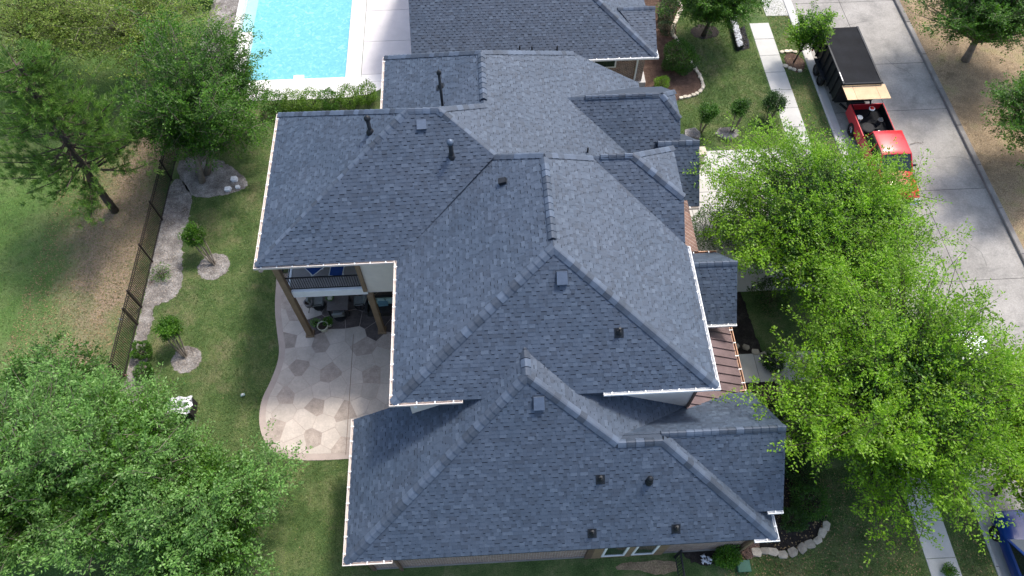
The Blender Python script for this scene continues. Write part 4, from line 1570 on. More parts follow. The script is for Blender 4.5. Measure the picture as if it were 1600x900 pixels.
# shrubs
GP = "loose shrubs in the grey fence bed"
shrub("leafy_shrub", "low bright shrub beside the lower ornamental tree", at(226, 553), .48, 1600, .085, 'bright', GP)
shrub("leafy_shrub", "dark low shrub at the foot of the fence above the silvery tree", at(228, 585), .42, 1200, .085, 'mid', GP)
shrub("leafy_shrub", "thin sprawling plant in the grey mulch below the upper ornamental tree", at(255, 432), .55, 420, .08, 'bright', GP, hollow=.1, rz=.35)
shrub("leafy_shrub", "large dark bush beside the neighbour's brick corner", at(1058, 108), 1.05, 7000, .09, 'mid', rz=1.0)
shrub("leafy_shrub", "small bright yellow green bush by the neighbour's brick wall", at(1032, 137), .44, 2200, .06, 'hedge', rz=.42)
GB = "clipped ball shrubs along the neighbour's wall"
for i, (u, v, lb_) in enumerate(((1041, 52, "clipped ball shrub nearest the big dark bush"), (1038, 34, "clipped ball shrub second from the big dark bush"), (1042, 16, "clipped ball shrub third from the big dark bush"), (1046, -2, "clipped ball shrub cut by the top edge"))):
    shrub("ball_shrub", lb_, at(u, v), .50, 3600, .05, 'dark', GB, rz=.46, hollow=.85)
# hedge behind the left wing
GH = "hedge bushes between the pool deck and the left roof wing"
for i, (u, v, r_) in enumerate(((432, 172, .75), (462, 172, .7), (490, 170, .72), (520, 168, .62), (548, 164, .72), (576, 160, .62))):
    words = ("leftmost, under the dense tree", "second from the dense tree", "third from the dense tree, behind the wing's ridge line", "third from the pool deck's rounded corner", "second from the pool deck's rounded corner", "rightmost, below the pool deck's rounded corner")[i]
    shrub("hedge_bush", "yellow green hedge bush " + words, at(u, v), r_, 2600, .08, 'hedge' if i in (1, 2, 4, 5) else 'bright', GH, rz=.75, hollow=.5)
# dark planting in the front bed
GF = "dark shrubs in the front bed under the trees"
fb = ((1105, 370, 1.2, 'mid', "dark bush between the clipped gable and the entry roof"), (1140, 360, 1.1, 'mid', "dark bush left of the driveway tree trunk"), (1175, 395, 1.2, 'deep', "dark bush right of the entry roof ridge"),
      (1200, 470, 1.0, 'deep', "dark bush right of the entry roof gutter"), (1262, 700, .9, 'deep', "dark bush right of the low gable ridge"), (1245, 740, .8, 'deep', "dark bush right of the low gable, halfway down its edge"),
      (1258, 790, .85, 'mid', "round clipped bush right of the white corner gutter"), (1235, 815, .55, 'deep', "low dark bush beside the white corner gutter"), (1222, 640, .6, 'deep', "low dark bush above the low gable corner"), (1205, 570, .5, 'deep', "low dark bush beside the copper gutter"))
for u, v, r_, m_, lb_ in fb:
    shrub("leafy_shrub", lb_, at(u, v), r_, int(3600 * r_), .08, m_, GF, rz=r_ * .85, hollow=.6)
shrub("leafy_shrub", "bright leafy bush at the bottom beside the short iron fence", at(1132, 872), .52, 2600, .09, 'bright', rz=.6, hollow=.3)
shrub("leafy_shrub", "small green sprout on the sidewalk at the bottom edge", at(1480, 893), .26, 500, .08, 'bright', rz=.25, hollow=.2)
shrub("leafy_shrub", "low bush at the top edge beside the pool's white wall", at(325, 8), .55, 1500, .085, 'mid', rz=.5, hollow=.4)
shrub("leafy_shrub", "thin bush at the top edge left of the pool's white wall", at(300, 12), .5, 900, .085, 'bright', rz=.5, hollow=.3)

# ------------------------------------------------------------------ iron fences
def iron_fence(label, a, b, h, nposts, post_ys=None, step=.105, mat='fence', pw=.018):
    a, b = Vector((a[0], a[1], 0)), Vector((b[0], b[1], 0))
    d = (b - a)
    Ln = d.length
    d.normalize()
    root = thing("iron_fence", label, "fence", a)
    n = int(Ln / step)
    me = None
    for i in range(n):
        if me is None:
            o = MB().box(-pw / 2, pw / 2, -pw / 2, pw / 2, .06, h - .03).build("picket", M[mat], root)
            me = o.data
        else:
            o = link(bpy.data.objects.new("picket", me), root)
        o.location = d * (i * step + step / 2)
    for z in (.16, h - .22, h - .04):
        MB().bar((0, 0, z), d * Ln + Vector((0, 0, z)), .035, .04).build("rail", M[mat], root)
    me = None
    for i in range(nposts):
        t = post_ys[i] if post_ys else Ln * i / (nposts - 1)
        if me is None:
            o = MB().box(-.04, .04, -.04, .04, -.05, h + .06).build("post", M[mat], root)
            me = o.data
            MB().lathe([(.06, h + .06), (.05, h + .09), (.0, h + .11)], (0, 0, 0), 8).build("finial", M[mat], o)
        else:
            o = link(bpy.data.objects.new("post", me), root)
        o.location = d * t
    return root
ys = [12.2, 15.02, 17.86, 18.86, 21.6, 24.31, 27.1, 29.9, 32.6]
iron_fence("long dark brown iron fence between the dry grass and the grey mulch bed", (FX, 12.2), (FX, 32.6), 1.62, len(ys), [y - 12.2 for y in ys], .112, pw=.024)
fb0 = at(1054, 871)
iron_fence("short black iron fence running out from the brick wall at the bottom edge", (fb0.x, fb0.y), (fb0.x, 3.1), 1.35, 2, [0, 2.2], .115, 'black_metal', .02)

# ------------------------------------------------------------------ edging stones
def stone_mesh(r, flat=.5, mat='stone'):
    b = bmesh.new()
    bmesh.ops.create_icosphere(b, subdivisions=1, radius=1)
    s = (r * R.uniform(.85, 1.15), r * R.uniform(.65, .95), r * flat)
    for v in b.verts:
        j = R.uniform(.82, 1.1)
        x, y, z = v.co
        # squared-off blocks
        v.co = Vector((math.copysign(abs(x) ** .6, x) * s[0] * j, math.copysign(abs(y) ** .6, y) * s[1] * j, math.copysign(abs(z) ** .5, z) * s[2]))
    me = bpy.data.meshes.new("edging_stone")
    b.to_mesh(me)
    b.free()
    me.materials.append(M[mat])
    return me
def stone_line(label, pts, r, mat, step=None, flat=.45, z=.06):
    me = [stone_mesh(r, flat, mat) for _ in range(6)]
    P = [at(u, v) for u, v in pts]
    root = thing("stone_edging", label, "stone edging", (P[0].x, P[0].y, 0))
    step = step or r * 1.9
    acc = 0
    i = 0
    for a, b in zip(P, P[1:]):
        L = (b - a).length
        while acc < L:
            p = a.lerp(b, acc / L)
            o = link(bpy.data.objects.new("edging_stone", me[i % 6]), root)
            o.location = (p.x - P[0].x + R.uniform(-.03, .03), p.y - P[0].y + R.uniform(-.03, .03), z + R.uniform(-.015, .015))
            ang = math.atan2((b - a).y, (b - a).x)
            o.rotation_euler = (R.uniform(-.08, .08), R.uniform(-.08, .08), ang + R.uniform(-.25, .25))
            acc += step * R.uniform(.85, 1.15)
            i += 1
        acc -= L
    return root
z3f = lambda pts, ox, oy, k: [(ox + x * k, oy + y * k) for x, y in pts]
stone_line("curved pale stone edging beside the ball shrubs", z3f([(330, -40), (345, 40), (365, 75), (345, 110), (320, 165), (300, 215), (283, 260), (285, 300), (315, 350), (345, 385)], 1000, 0, .178), .17, 'stone_pale', .27)
stone_line("pale stone edging rounding the brown mulch below the big dark bush", z3f([(450, 555), (480, 600), (515, 660), (548, 720), (553, 770), (520, 810), (470, 840), (420, 855), (340, 865)], 1000, 0, .178), .17, 'stone_pale', .27)
stone_line("rough flat stones edging the bed at the low roof's right corner", z3f([(1040, 770), (1065, 765), (1110, 770), (1150, 775), (1180, 785), (1215, 778), (1260, 770), (1310, 740), (1350, 725), (1390, 685), (1420, 640), (1432, 590)], 880, 640, .289), .24, 'stone', .40, .3, .05)
stone_line("dark rough stones edging the bed beside the copper roof", z3f([(700, 455), (740, 460), (790, 480), (820, 495), (850, 540), (880, 600), (905, 690), (920, 760), (930, 850), (945, 930)], 900, 380, .356), .2, 'stone', .46, .35, .05)
stone_line("few flat stones around the young tree on the verge", [(1222, 82), (1236, 80), (1246, 83)], .16, 'stone_pale', .3, .3, .05)
stone_line("short row of flat stones below the young tree on the verge", [(1226, 104), (1240, 109), (1253, 112)], .17, 'stone_pale', .3, .3, .05)

def rubble(name, poly_px, n, r, mat, label=None):
    P = ccw(G(poly_px))
    x0, x1 = min(p[0] for p in P), max(p[0] for p in P)
    y0, y1 = min(p[1] for p in P), max(p[1] for p in P)
    def inside(x, y):
        for i in range(len(P)):
            a, b = P[i], P[(i + 1) % len(P)]
            if (b[0] - a[0]) * (y - a[1]) - (b[1] - a[1]) * (x - a[0]) < 0:
                return False
        return True
    b = MB()
    k = 0
    while k < n:
        x, y = R.uniform(x0, x1), R.uniform(y0, y1)
        if not inside(x, y):
            continue
        k += 1
        s = r * R.uniform(.6, 1.3)
        a = R.uniform(0, 3)
        vs = [(x + s * math.cos(a), y + s * math.sin(a), .03), (x + s * math.cos(a + 2.1), y + s * math.sin(a + 2.1), .02), (x + s * math.cos(a + 4.2), y + s * math.sin(a + 4.2), .03), (x, y, .03 + s * .9), (x + s * .5 * math.cos(a + 1), y + s * .5 * math.sin(a + 1), .03 + s * .7)]
        b.add(vs, [(0, 1, 4), (1, 3, 4), (4, 3, 0), (1, 2, 3), (2, 0, 3)])
    return stuff(b.build(name, M[mat]), label)
rubble("pebbles", [(1158, 866), (1178, 842), (1186, 845), (1182, 868), (1168, 874)], 260, .055, 'gravel', "loose brown pebbles at the low roof's right corner")
rubble("pebbles", [(1150, 50), (1163, 42), (1172, 74), (1155, 80)], 200, .05, 'grey_gravel', "grey pebbles beside the white rock planter")
tg = tag(rubble("white_rocks", [(1096, 868), (1112, 872), (1112, 880), (1098, 880)], 26, .08, 'white_rock'), "few white rocks beside the bright bush at the bottom", "rocks")
del tg["kind"]

# long dark planter filled with white rock
pc = [at(u, v) for u, v in ((1137, 28), (1147, 28), (1160, 77), (1150, 80))]
cx, cy = sum(p.x for p in pc) / 4, sum(p.y for p in pc) / 4
pl_ = thing("planter_box", "long narrow black planter box filled with white rock on the neighbour's lawn", "planter", (cx, cy, 0))
loc = ccw([(p.x - cx, p.y - cy) for p in pc])
MB().prism(loc, -.05, .36).build("box", M['black_metal'], pl_)
b = MB()
inn = offset_in(loc, .07)
for k in range(180):
    s_, t_ = R.random(), R.random()
    x = (inn[0][0] * (1 - s_) + inn[1][0] * s_) * (1 - t_) + (inn[3][0] * (1 - s_) + inn[2][0] * s_) * t_
    y = (inn[0][1] * (1 - s_) + inn[1][1] * s_) * (1 - t_) + (inn[3][1] * (1 - s_) + inn[2][1] * s_) * t_
    q = R.uniform(.05, .11)
    a = R.uniform(0, 3)
    b.add([(x + q * math.cos(a + i * 1.57), y + q * math.sin(a + i * 1.57), .36) for i in range(4)] + [(x, y, .36 + q * .7)], [(0, 1, 4), (1, 2, 4), (2, 3, 4), (3, 0, 4)])
stuff(b.build("rock_fill", M['white_rock'], pl_))

# stone pillar at the garage corner
pp = at(1096, 236, 1.9)
pr = thing("stone_pillar", "pale capped stone pillar standing at the edge of the driveway by the low garage roof", "pillar", (pp.x - .1, pp.y, 0))
MB().box(-.28, .28, -.24, .24, 0, 1.8, bev=.02).build("shaft", M['stucco'], pr)
MB().box(-.36, .36, -.30, .30, 1.8, 1.95, bev=.03).build("cap", M['stone_pale'], pr)
rk = thing("boulder", "grey boulder beside the crape myrtle and the low garage roof", "boulder", (at(1080, 212).x, at(1080, 212).y, 0))
o = link(bpy.data.objects.new("stone", stone_mesh(.5, .4, 'mulch_grey')), rk)
o.location = (0, 0, .15)

# ------------------------------------------------------------------ vehicles
def wheel(root, x, y, r, w=.24, rim='chrome'):
    sg = 1 if x > 0 else -1
    b = MB()
    prof = [(r * .58, -w / 2), (r * .93, -w / 2), (r, -w / 2 + .04), (r, w / 2 - .04), (r * .93, w / 2), (r * .58, w / 2)]
    n = 20
    vs, fs = [], []
    for rr, xx in prof:
        for k in range(n):
            a = 2 * math.pi * k / n
            vs.append((xx, rr * math.cos(a), rr * math.sin(a)))
    for i in range(len(prof) - 1):
        for k in range(n):
            k2 = (k + 1) % n
            fs.append((i * n + k, i * n + k2, (i + 1) * n + k2, (i + 1) * n + k))
    o = mesh_obj("wheel", vs, fs, M['rubber'], root, None, True, (x, y, r))
    b = MB()
    for k in range(n):
        pass
    vs = [(sg * w * .40, 0, 0)] + [(sg * w * .30, r * .6 * math.cos(2 * math.pi * k / n), r * .6 * math.sin(2 * math.pi * k / n)) for k in range(n)]
    b.add(vs, [(0, 1 + k, 1 + (k + 1) % n) for k in range(n)])
    for k in range(5):
        a = 2 * math.pi * k / 5
        b.bar((sg * w * .42, 0, 0), (sg * w * .38, r * .56 * math.cos(a), r * .56 * math.sin(a)), .06, .03)
    b.build("rim", M[rim], o)
    return o

def loft(secs, mat, name, parent, smooth=True):
    """secs: list of equal-length loops"""
    n = len(secs[0])
    vs = [p for s_ in secs for p in s_]
    fs = []
    for i in range(len(secs) - 1):
        for k in range(n):
            k2 = (k + 1) % n
            fs.append((i * n + k, i * n + k2, (i + 1) * n + k2, (i + 1) * n + k))
    fs.append(tuple(reversed(range(n))))
    fs.append(tuple((len(secs) - 1) * n + k for k in range(n)))
    o = mesh_obj(name, vs, fs, mat, parent, None, smooth)
    o.modifiers.new("edge", 'EDGE_SPLIT').split_angle = math.radians(38)
    return o

def body_sec(y, w, z0, z1, crown=.03, tuck=.9):
    return [(-w * .90, y, z0), (-w, y, z0 + .16), (-w, y, z0 + (z1 - z0) * .55), (-w * .975, y, z1 - .07), (-w * tuck, y, z1), (-w * .5, y, z1 + crown), (0, y, z1 + crown * 1.3), (w * .5, y, z1 + crown), (w * tuck, y, z1), (w * .975, y, z1 - .07), (w, y, z0 + (z1 - z0) * .55), (w, y, z0 + .16), (w * .90, y, z0)]

def cabin(root, yA, yB, yC, yD, w, zb, zr, paint, wr=.78):
    """glasshouse: windscreen foot yA, roof front yB, roof rear yC, rear-window foot yD (front is -y)"""
    g = MB()
    q = [(-w * .93, yA, zb), (w * .93, yA, zb), (w * .93, yD, zb), (-w * .93, yD, zb), (-w * wr, yB, zr), (w * wr, yB, zr), (w * wr, yC, zr), (-w * wr, yC, zr)]
    g.add(q, [(0, 1, 5, 4), (1, 2, 6, 5), (2, 3, 7, 6), (3, 0, 4, 7), (4, 5, 6, 7)])
    g.build("window", M['glass'], root)
    r = MB()
    e = .03
    zt = zr + .05
    prof = []
    ys = [yB - .06, yB + .06, yB + .3, (yB + yC) / 2, yC - .3, yC - .06, yC + .05]
    hs = [-.035, .012, .035, .045, .035, .012, -.035]
    secs = []
    for y, h in zip(ys, hs):
        ww = w * wr + e
        secs.append([(-ww, y, zr - .03), (-ww, y, zr + .012 + h * .4), (-ww * .8, y, zr + .035 + h), (0, y, zr + .05 + h), (ww * .8, y, zr + .035 + h), (ww, y, zr + .012 + h * .4), (ww, y, zr - .03)])
    loft(secs, paint, "roof_panel", root)
    for sx in (-1, 1):
        MB().bar((sx * w * .94, yA, zb), (sx * (w * wr + .01), yB, zr), .07, .05).build("pillar", paint, root)
        MB().bar((sx * w * .94, yD, zb), (sx * (w * wr + .01), yC, zr), .10, .05).build("pillar", paint, root)
        ym = (yB + yC) / 2
        MB().bar((sx * w * .945, ym, zb), (sx * (w * wr + .012), ym, zr), .09, .03).build("pillar", paint, root)
        mr = MB().box(-.11, .11, -.05, .06, -.07, .09, bev=.03).build("mirror", M['black_metal'], root)
        mr.location = (sx * (w + .10), yA + .35, zb + .08)

# red pickup, nose towards the camera
pk_root = thing("pickup_truck", "red pickup truck with an open black bed hitched to the dump trailer", "pickup truck", (22.45, 26.3, -.05))
PR = M['red_paint']
S_ = [(-3.42, .90, .48, .86), (-3.30, .96, .42, 1.00), (-2.9, .99, .40, 1.10), (-2.2, 1.0, .40, 1.15), (-1.75, 1.0, .40, 1.18), (-1.0, 1.0, .40, 1.18), (.0, 1.0, .40, 1.18), (.92, 1.0, .40, 1.18)]
loft([body_sec(y, w, z0, z1, .05) for y, w, z0, z1 in S_], PR, "body", pk_root)
cabin(pk_root, -1.75, -.98, .62, .86, .98, 1.20, 1.86, PR, .80)
MB().box(-1.0, -.92, .95, 3.45, .45, 1.18, bev=.02).build("bed_side", PR, pk_root)
MB().box(.92, 1.0, .95, 3.45, .45, 1.18, bev=.02).build("bed_side", PR, pk_root)
MB().box(-.92, .92, .95, 3.40, .70, .74).box(-.925, -.88, .95, 3.40, .74, 1.195).box(.88, .925, .95, 3.40, .74, 1.195).box(-.88, .88, .93, .97, .74, 1.195).build("bed_liner", M['tarp'], pk_root)
MB().box(-.98, .98, 3.40, 3.47, .62, 1.16, bev=.02).build("tailgate", PR, pk_root)
MB().box(-.97, .97, 3.48, 3.66, .42, .60, bev=.03).build("bumper", M['chrome'], pk_root)
MB().box(-.99, .99, -3.60, -3.40, .46, .70, bev=.05).build("bumper", M['chrome'], pk_root)
MB().box(-.52, .52, -3.46, -3.40, .70, .94, bev=.02).build("grille", M['black_metal'], pk_root)
for sx in (-1, 1):
    MB().box(sx * .76 - .19, sx * .76 + .19, -3.46, -3.33, .72, .92, bev=.03).build("headlight", M['headlamp'], pk_root)
    MB().box(sx * .93 - .06, sx * .93 + .06, 3.42, 3.48, .72, 1.08, bev=.01).build("tail_light", M['red_lamp'], pk_root)
    for y in (-2.5, 2.2):
        wheel(pk_root, sx * .92, y, .39)
    # wiper
MB().bar((-.5, -1.80, 1.23), (.15, -1.72, 1.27), .03, .02).build("wiper", M['black_metal'], pk_root)

st_ = thing("spare_tyre", "black spare tyre lying in the red pickup's bed", "tyre", (22.1, 28.1, .69))
MB().lathe([(.20, .02), (.37, .0), (.40, .07), (.40, .15), (.37, .22), (.20, .20)], (0, 0, 0), 20).build("tread", M['rubber'], st_, True)
MB().lathe([(.20, .05), (.19, .12), (.05, .15)], (0, 0, 0), 16).build("rim", M['steel'], st_, True)
jc = thing("work_lamp", "round red lamp with a pale rim standing in the pickup's bed", "lamp", (22.45, 29.1, .69))
MB().tube([(0, 0, 0), (0, 0, .62)], .03, 8).build("stem", M['black_metal'], jc)
MB().lathe([(.05, .60), (.17, .64), (.17, .70), (.13, .715)], (0, 0, 0), 16).build("rim", M['white'], jc, True)
MB().lathe([(.13, .69), (.12, .735), (.03, .75)], (0, 0, 0), 16).build("lens", M['red_lamp'], jc, True)
for (x, y, r_, h_, mt, nm, lb_) in ((21.75, 28.75, .17, .38, 'white', 'bucket', "white bucket standing in the pickup's bed beside the tailgate"), (22.9, 28.5, .15, .36, 'steel', 'bucket', "grey bucket on the road side of the pickup's bed")):
    bk = thing(nm, lb_, "bucket", (x, y, .69), 0, "buckets in the pickup's bed")
    MB().lathe([(r_ * .82, 0), (r_, h_), (r_ * 1.05, h_), (r_ * .92, h_ - .01), (r_ * .8, .05)], (0, 0, 0), 16).build("shell", M[mt], bk, True)
    MB().tube([(-r_, 0, h_), (-r_ * .6, .03, h_ + .12), (r_ * .6, .03, h_ + .12), (r_, 0, h_)], .008, 5).build("handle", M['steel'], bk)
hs_ = thing("coiled_hose", "dark coiled hose lying in the middle of the pickup's bed", "hose", (22.55, 28.35, .71))
MB().tube([((.22 + .004 * k) * math.cos(k * .55), (.22 + .004 * k) * math.sin(k * .55), .03 + .003 * k) for k in range(40)], .025, 6).build("hose", M['rubber'], hs_, True)
tool = thing("plank", "pale plank lying in the pickup's bed behind the red cab", "plank", (23.0, 27.75, .72))
MB().box(-.35, .3, -.07, .07, .0, .05, bev=.01).build("board", M['white'], tool).rotation_euler = (0, 0, -.5)

# dump trailer
tr = thing("dump_trailer", "black dump trailer under a black tarp parked at the kerb", "trailer", (21.98, 32.8, -.05))
TW, TF, TB, TZ = 1.12, -2.45, 2.35, 2.15
tb_ = MB()
tb_.box(-TW, -TW + .06, TF, TB, .72, TZ).box(TW - .06, TW, TF, TB, .72, TZ).box(-TW + .06, TW - .06, TF, TF + .06, .72, TZ).box(-TW + .06, TW - .06, TB - .06, TB, .72, TZ).box(-TW + .06, TW - .06, TF + .06, TB - .06, .72, .80)
tb_.build("body", M['black_metal'], tr)
me = None
for sx in (-1, 1):
    for k in range(8):
        if me is None:
            o = MB().box(-.05, .05, -.045, .045, .72, TZ - .02, bev=.01).build("rib", M['black_metal'], tr)
            me = o.data
        else:
            o = link(bpy.data.objects.new("rib", me), tr)
        o.location = (sx * (TW + .045), TF + .15 + k * .64, 0)
    MB().box(-.06, .06, TF - .03, TB + .03, TZ, TZ + .07, bev=.015).build("rail", M['black_metal'], tr).location = (sx * TW, 0, 0)
    for y in (-.15, .72):
        wheel(tr, sx * (TW + .05), y, .37, .22, 'steel')
    MB().box(-.16, .16, -.65, 1.22, .80, .86, bev=.02).build("fender", M['black_metal'], tr).location = (sx * (TW + .12), 0, 0)
    MB().box(-.03, .03, -.06, .06, .55, .66).build("marker_lamp", M['red_lamp'], tr).location = (sx * TW, TB - .1, 0)
n_u, n_v = 14, 24
tv, tf = [], []
for j in range(n_v + 1):
    for i in range(n_u + 1):
        x = -TW + .07 + (2 * TW - .14) * i / n_u
        y = TF + .02 + (TB - TF - .04) * j / n_v
        ed = min(i, n_u - i, j, n_v - j)
        z = TZ + .05 + (R.uniform(-.012, .012) if ed else 0) - .05 * min(1, ed / 3) + .018 * math.sin(y * 5.1 + x)
        tv.append((x, y, z))
for j in range(n_v):
    for i in range(n_u):
        a = j * (n_u + 1) + i
        tf.append((a, a + 1, a + n_u + 2, a + n_u + 1))
mesh_obj("tarp", tv, tf, M['tarp'], tr, None, True)
b = MB()
b.tube([(-TW, TF - .05, TZ + .09), (TW, TF - .05, TZ + .09)], .06, 8)
b.build("tarp_roller", M['black_metal'], tr)
MB().box(-TW - .02, -TW + .02, TF + .25, TF + .95, TZ + .02, TZ + .075).build("tarp_strap", M['chrome'], tr)
b = MB()
b.bar((-.75, TF, .62), (0, TF - 1.25, .62), .10).bar((.75, TF, .62), (0, TF - 1.25, .62), .10).bar((0, TF, .62), (0, TF - 1.3, .62), .10)
b.build("tongue", M['black_metal'], tr)
MB().box(-.4, .4, TF - .5, TF - .06, .66, 1.15, bev=.02).build("battery_box", M['black_metal'], tr)
b = MB()
b.bar((.5, TF - .05, 1.0), (.5, TF - .05, 2.0), .07).bar((.5, TF - .05, 2.0), (.42, TF - 1.0, 1.5), .07)
b.build("boom", M['black_metal'], tr)
for sx in (-1, 1):
    MB().box(sx * 1.0 - .03, sx * 1.0 + .03, TF - .85, TF - .01, 2.02, 2.06).build("rack_arm", M['black_metal'], tr)
# plywood boards
GPW = "plywood boards laid across the front of the dump trailer"
for i, (xa, xb, lb_) in enumerate(((-1.26, -.70, "narrow plywood board at the kerb end"), (-.69, .66, "widest plywood board in the middle"), (.67, 1.26, "narrow plywood board at the road end"))):
    o = thing("plywood_board", lb_ + " of the row before the trailer's black tarp", "board", (21.98 + 0.06, 29.75, 2.015), 0, GPW)
    MB().box(xa, xb, -.56, .58, 0, .03, bev=.004).build("sheet", M['plywood'], o)

# blue car, bottom right
bc = thing("parked_car", "glossy blue car parked at the kerb at the right edge", "car", (21.75, 4.15, -.05))
BP = M['blue_paint']
S_ = [(2.28, .62, .35, .58), (2.18, .78, .28, .68), (1.95, .86, .25, .76), (1.5, .90, .24, .84), (.95, .91, .24, .90), (0, .92, .24, .93), (-1.2, .92, .24, .95), (-1.9, .88, .26, .98), (-2.25, .74, .34, .90)]
loft([body_sec(y, w, z0, z1, .05) for y, w, z0, z1 in reversed(S_)], BP, "body", bc)
cc_ = thing
cab = MB()
cabin(bc, -1.75, -1.05, .25, 1.05, .90, .93, 1.42, BP, .72)
for sx in (-1, 1):
    MB().box(sx * .62 - .16, sx * .62 + .16, 2.02, 2.22, .58, .70, bev=.03).build("headlight", M['headlamp'], bc)
    for y in (-1.4, 1.42):
        wheel(bc, sx * .83, y, .33, .21)
MB().box(-.4, .4, 2.22, 2.30, .36, .50, bev=.02).build("grille", M['black_metal'], bc)

# white vehicle under the right-hand trees
wc = thing("parked_car", "white car half hidden under the bright green trees on the road", "car", (22.35, 12.4, -.05))
WP = M['white_paint']
S_ = [(-2.3, .80, .40, .80), (-2.15, .90, .32, .92), (-1.6, .94, .30, 1.02), (-1.1, .95, .30, 1.06), (0, .96, .30, 1.10), (1.6, .95, .30, 1.10), (2.2, .90, .34, 1.06), (2.35, .82, .42, .95)]
loft([body_sec(y, w, z0, z1, .05) for y, w, z0, z1 in S_], WP, "body", wc)
cabin(wc, -1.05, -.30, 1.75, 2.15, .94, 1.10, 1.66, WP, .80)
for sx in (-1, 1):
    MB().box(sx * .70 - .16, sx * .70 + .16, -2.28, -2.08, .70, .86, bev=.03).build("headlight", M['headlamp'], wc)
    for y in (-1.45, 1.45):
        wheel(wc, sx * .87, y, .35, .22)
MB().box(-.45, .45, -2.36, -2.28, .45, .70, bev=.02).build("grille", M['black_metal'], wc)

# ------------------------------------------------------------------ balcony and porch furniture
def lounger(label, c, rz):
    root = thing("lounge_chair", label, "lounger", c, rz, "blue loungers on the balcony")
    fr = MB()
    for sx in (-.3, .3):
        fr.tube([(sx, -.75, .34), (sx, .3, .34), (sx * .98, .85, .80)], .02, 6)
        fr.tube([(sx, -.55, .34), (sx, -.62, 0)], .018, 6).tube([(sx, .25, .34), (sx, .35, 0)], .018, 6)
    fr.tube([(-.3, -.75, .34), (.3, -.75, .34)], .02, 6).tube([(-.3, .85, .80), (.3, .85, .80)], .02, 6)
    fr.build("frame", M['white'], root)
    MB().add([(-.28, -.73, .36), (.28, -.73, .36), (.28, .3, .35), (-.28, .3, .35), (-.28, -.73, .34), (.28, -.73, .34), (.28, .3, .33), (-.28, .3, .33)], [(0, 1, 2, 3), (7, 6, 5, 4), (0, 4, 5, 1), (3, 2, 6, 7)]).build("seat", M['blue_fabric'], root)
    MB().add([(-.28, .3, .355), (.28, .3, .355), (.28, .84, .81), (-.28, .84, .81), (-.28, .31, .335), (.28, .31, .335), (.28, .85, .79), (-.28, .85, .79)], [(0, 1, 2, 3), (7, 6, 5, 4), (0, 3, 7, 4), (1, 5, 6, 2)]).build("backrest", M['blue_fabric'], root)
    return root
p = at(480, 416, 4.5)
lounger("blue sling lounger turned aslant beside the outer post", (p.x, p.y + .25, 4.14), .75)
p = at(528, 416, 4.5)
lounger("blue sling lounger facing the railing near the cream wall", (p.x, p.y + .25, 4.14), -.1)

p = at(528, 471, .75)
tb = thing("patio_table", "square grey tiled table under the balcony", "table", (p.x, p.y, .036))
MB().box(-.52, .52, -.5, .5, .66, .72, bev=.015).build("tabletop", M['stone_top'], tb)
for i in range(3):
    for j in range(3):
        MB().box(-.49 + i * .33, -.49 + i * .33 + .32, -.47 + j * .32, -.47 + j * .32 + .31, .72, .728, bev=.003).build("tile", M['stone_top'], tb)
for sx in (-.45, .45):
    for sy in (-.42, .42):
        MB().box(sx - .04, sx + .04, sy - .04, sy + .04, 0, .66).build("leg", M['wicker'], tb)
def swivel(label, u, v, rz):
    p = at(u, v, .4)
    root = thing("swivel_chair", label, "chair", (p.x, p.y, .036), rz, "cushioned swivel chairs round the porch table")
    MB().lathe([(.30, .0), (.32, .03), (.30, .06), (.26, .06), (.25, .0)], (0, 0, 0), 20).tube([(0, 0, .03), (0, 0, .36)], .05, 8).bar((-.28, 0, .04), (.28, 0, .04), .05, .03).bar((0, -.28, .04), (0, .28, .04), .05, .03).build("swivel_base", M['wicker'], root)
    MB().box(-.28, .28, -.27, .28, .38, .50, bev=.05).build("seat", M['grey_fabric'], root)
    MB().add([(-.27, -.27, .48), (.27, -.27, .48), (.25, -.46, .98), (-.25, -.46, .98), (-.27, -.17, .48), (.27, -.17, .48), (.25, -.36, 1.0), (-.25, -.36, 1.0)], [(0, 1, 2, 3), (7, 6, 5, 4), (2, 6, 7, 3), (0, 3, 7, 4), (1, 5, 6, 2)]).build("backrest", M['grey_fabric'], root)
    for sx in (-1, 1):
        MB().tube([(sx * .31, -.28, .40), (sx * .33, -.22, .66), (sx * .33, .18, .64), (sx * .30, .24, .42)], .022, 6).build("arm", M['wicker'], root)
swivel("grey cushioned swivel chair at the near side of the porch table", 530, 489, .1)
swivel("swivel chair left of the porch table, in shadow", 497, 472, -1.5)
swivel("swivel chair right of the porch table, in shadow", 562, 471, 1.6)

p = at(594, 478, .5)
sf = thing("wicker_sofa", "dark wicker sofa with a pale teal tufted back cushion under the porch", "sofa", (p.x + .1, p.y, .036))
MB().box(-.75, .75, -.38, .38, .08, .34, bev=.03).build("base", M['wicker'], sf)
MB().box(-.80, .80, .24, .42, .30, .86, bev=.05).build("backrest", M['wicker'], sf)
for sx in (-1, 1):
    MB().box(sx * .76 - .08, sx * .76 + .08, -.40, .40, .30, .62, bev=.05).build("arm", M['wicker'], sf)
MB().box(-.66, .66, -.36, .22, .34, .46, bev=.04).build("seat_cushion", M['wicker'], sf)
for k in range(3):
    MB().box(-.63 + k * .425, -.63 + k * .425 + .41, .06, .26, .46, .90, bev=.07).build("back_cushion", M['teal_fabric'], sf)
cu = thing("throw_pillow", "slate blue square pillow leaning on the teal sofa cushions", "pillow", (p.x + .18, p.y - .02, .50))
b_ = MB().box(-.24, .24, -.07, .07, 0, .42, bev=.06).build("pillow", M['blue_cushion'], cu)
b_.rotation_euler = (-.35, 0, .05)

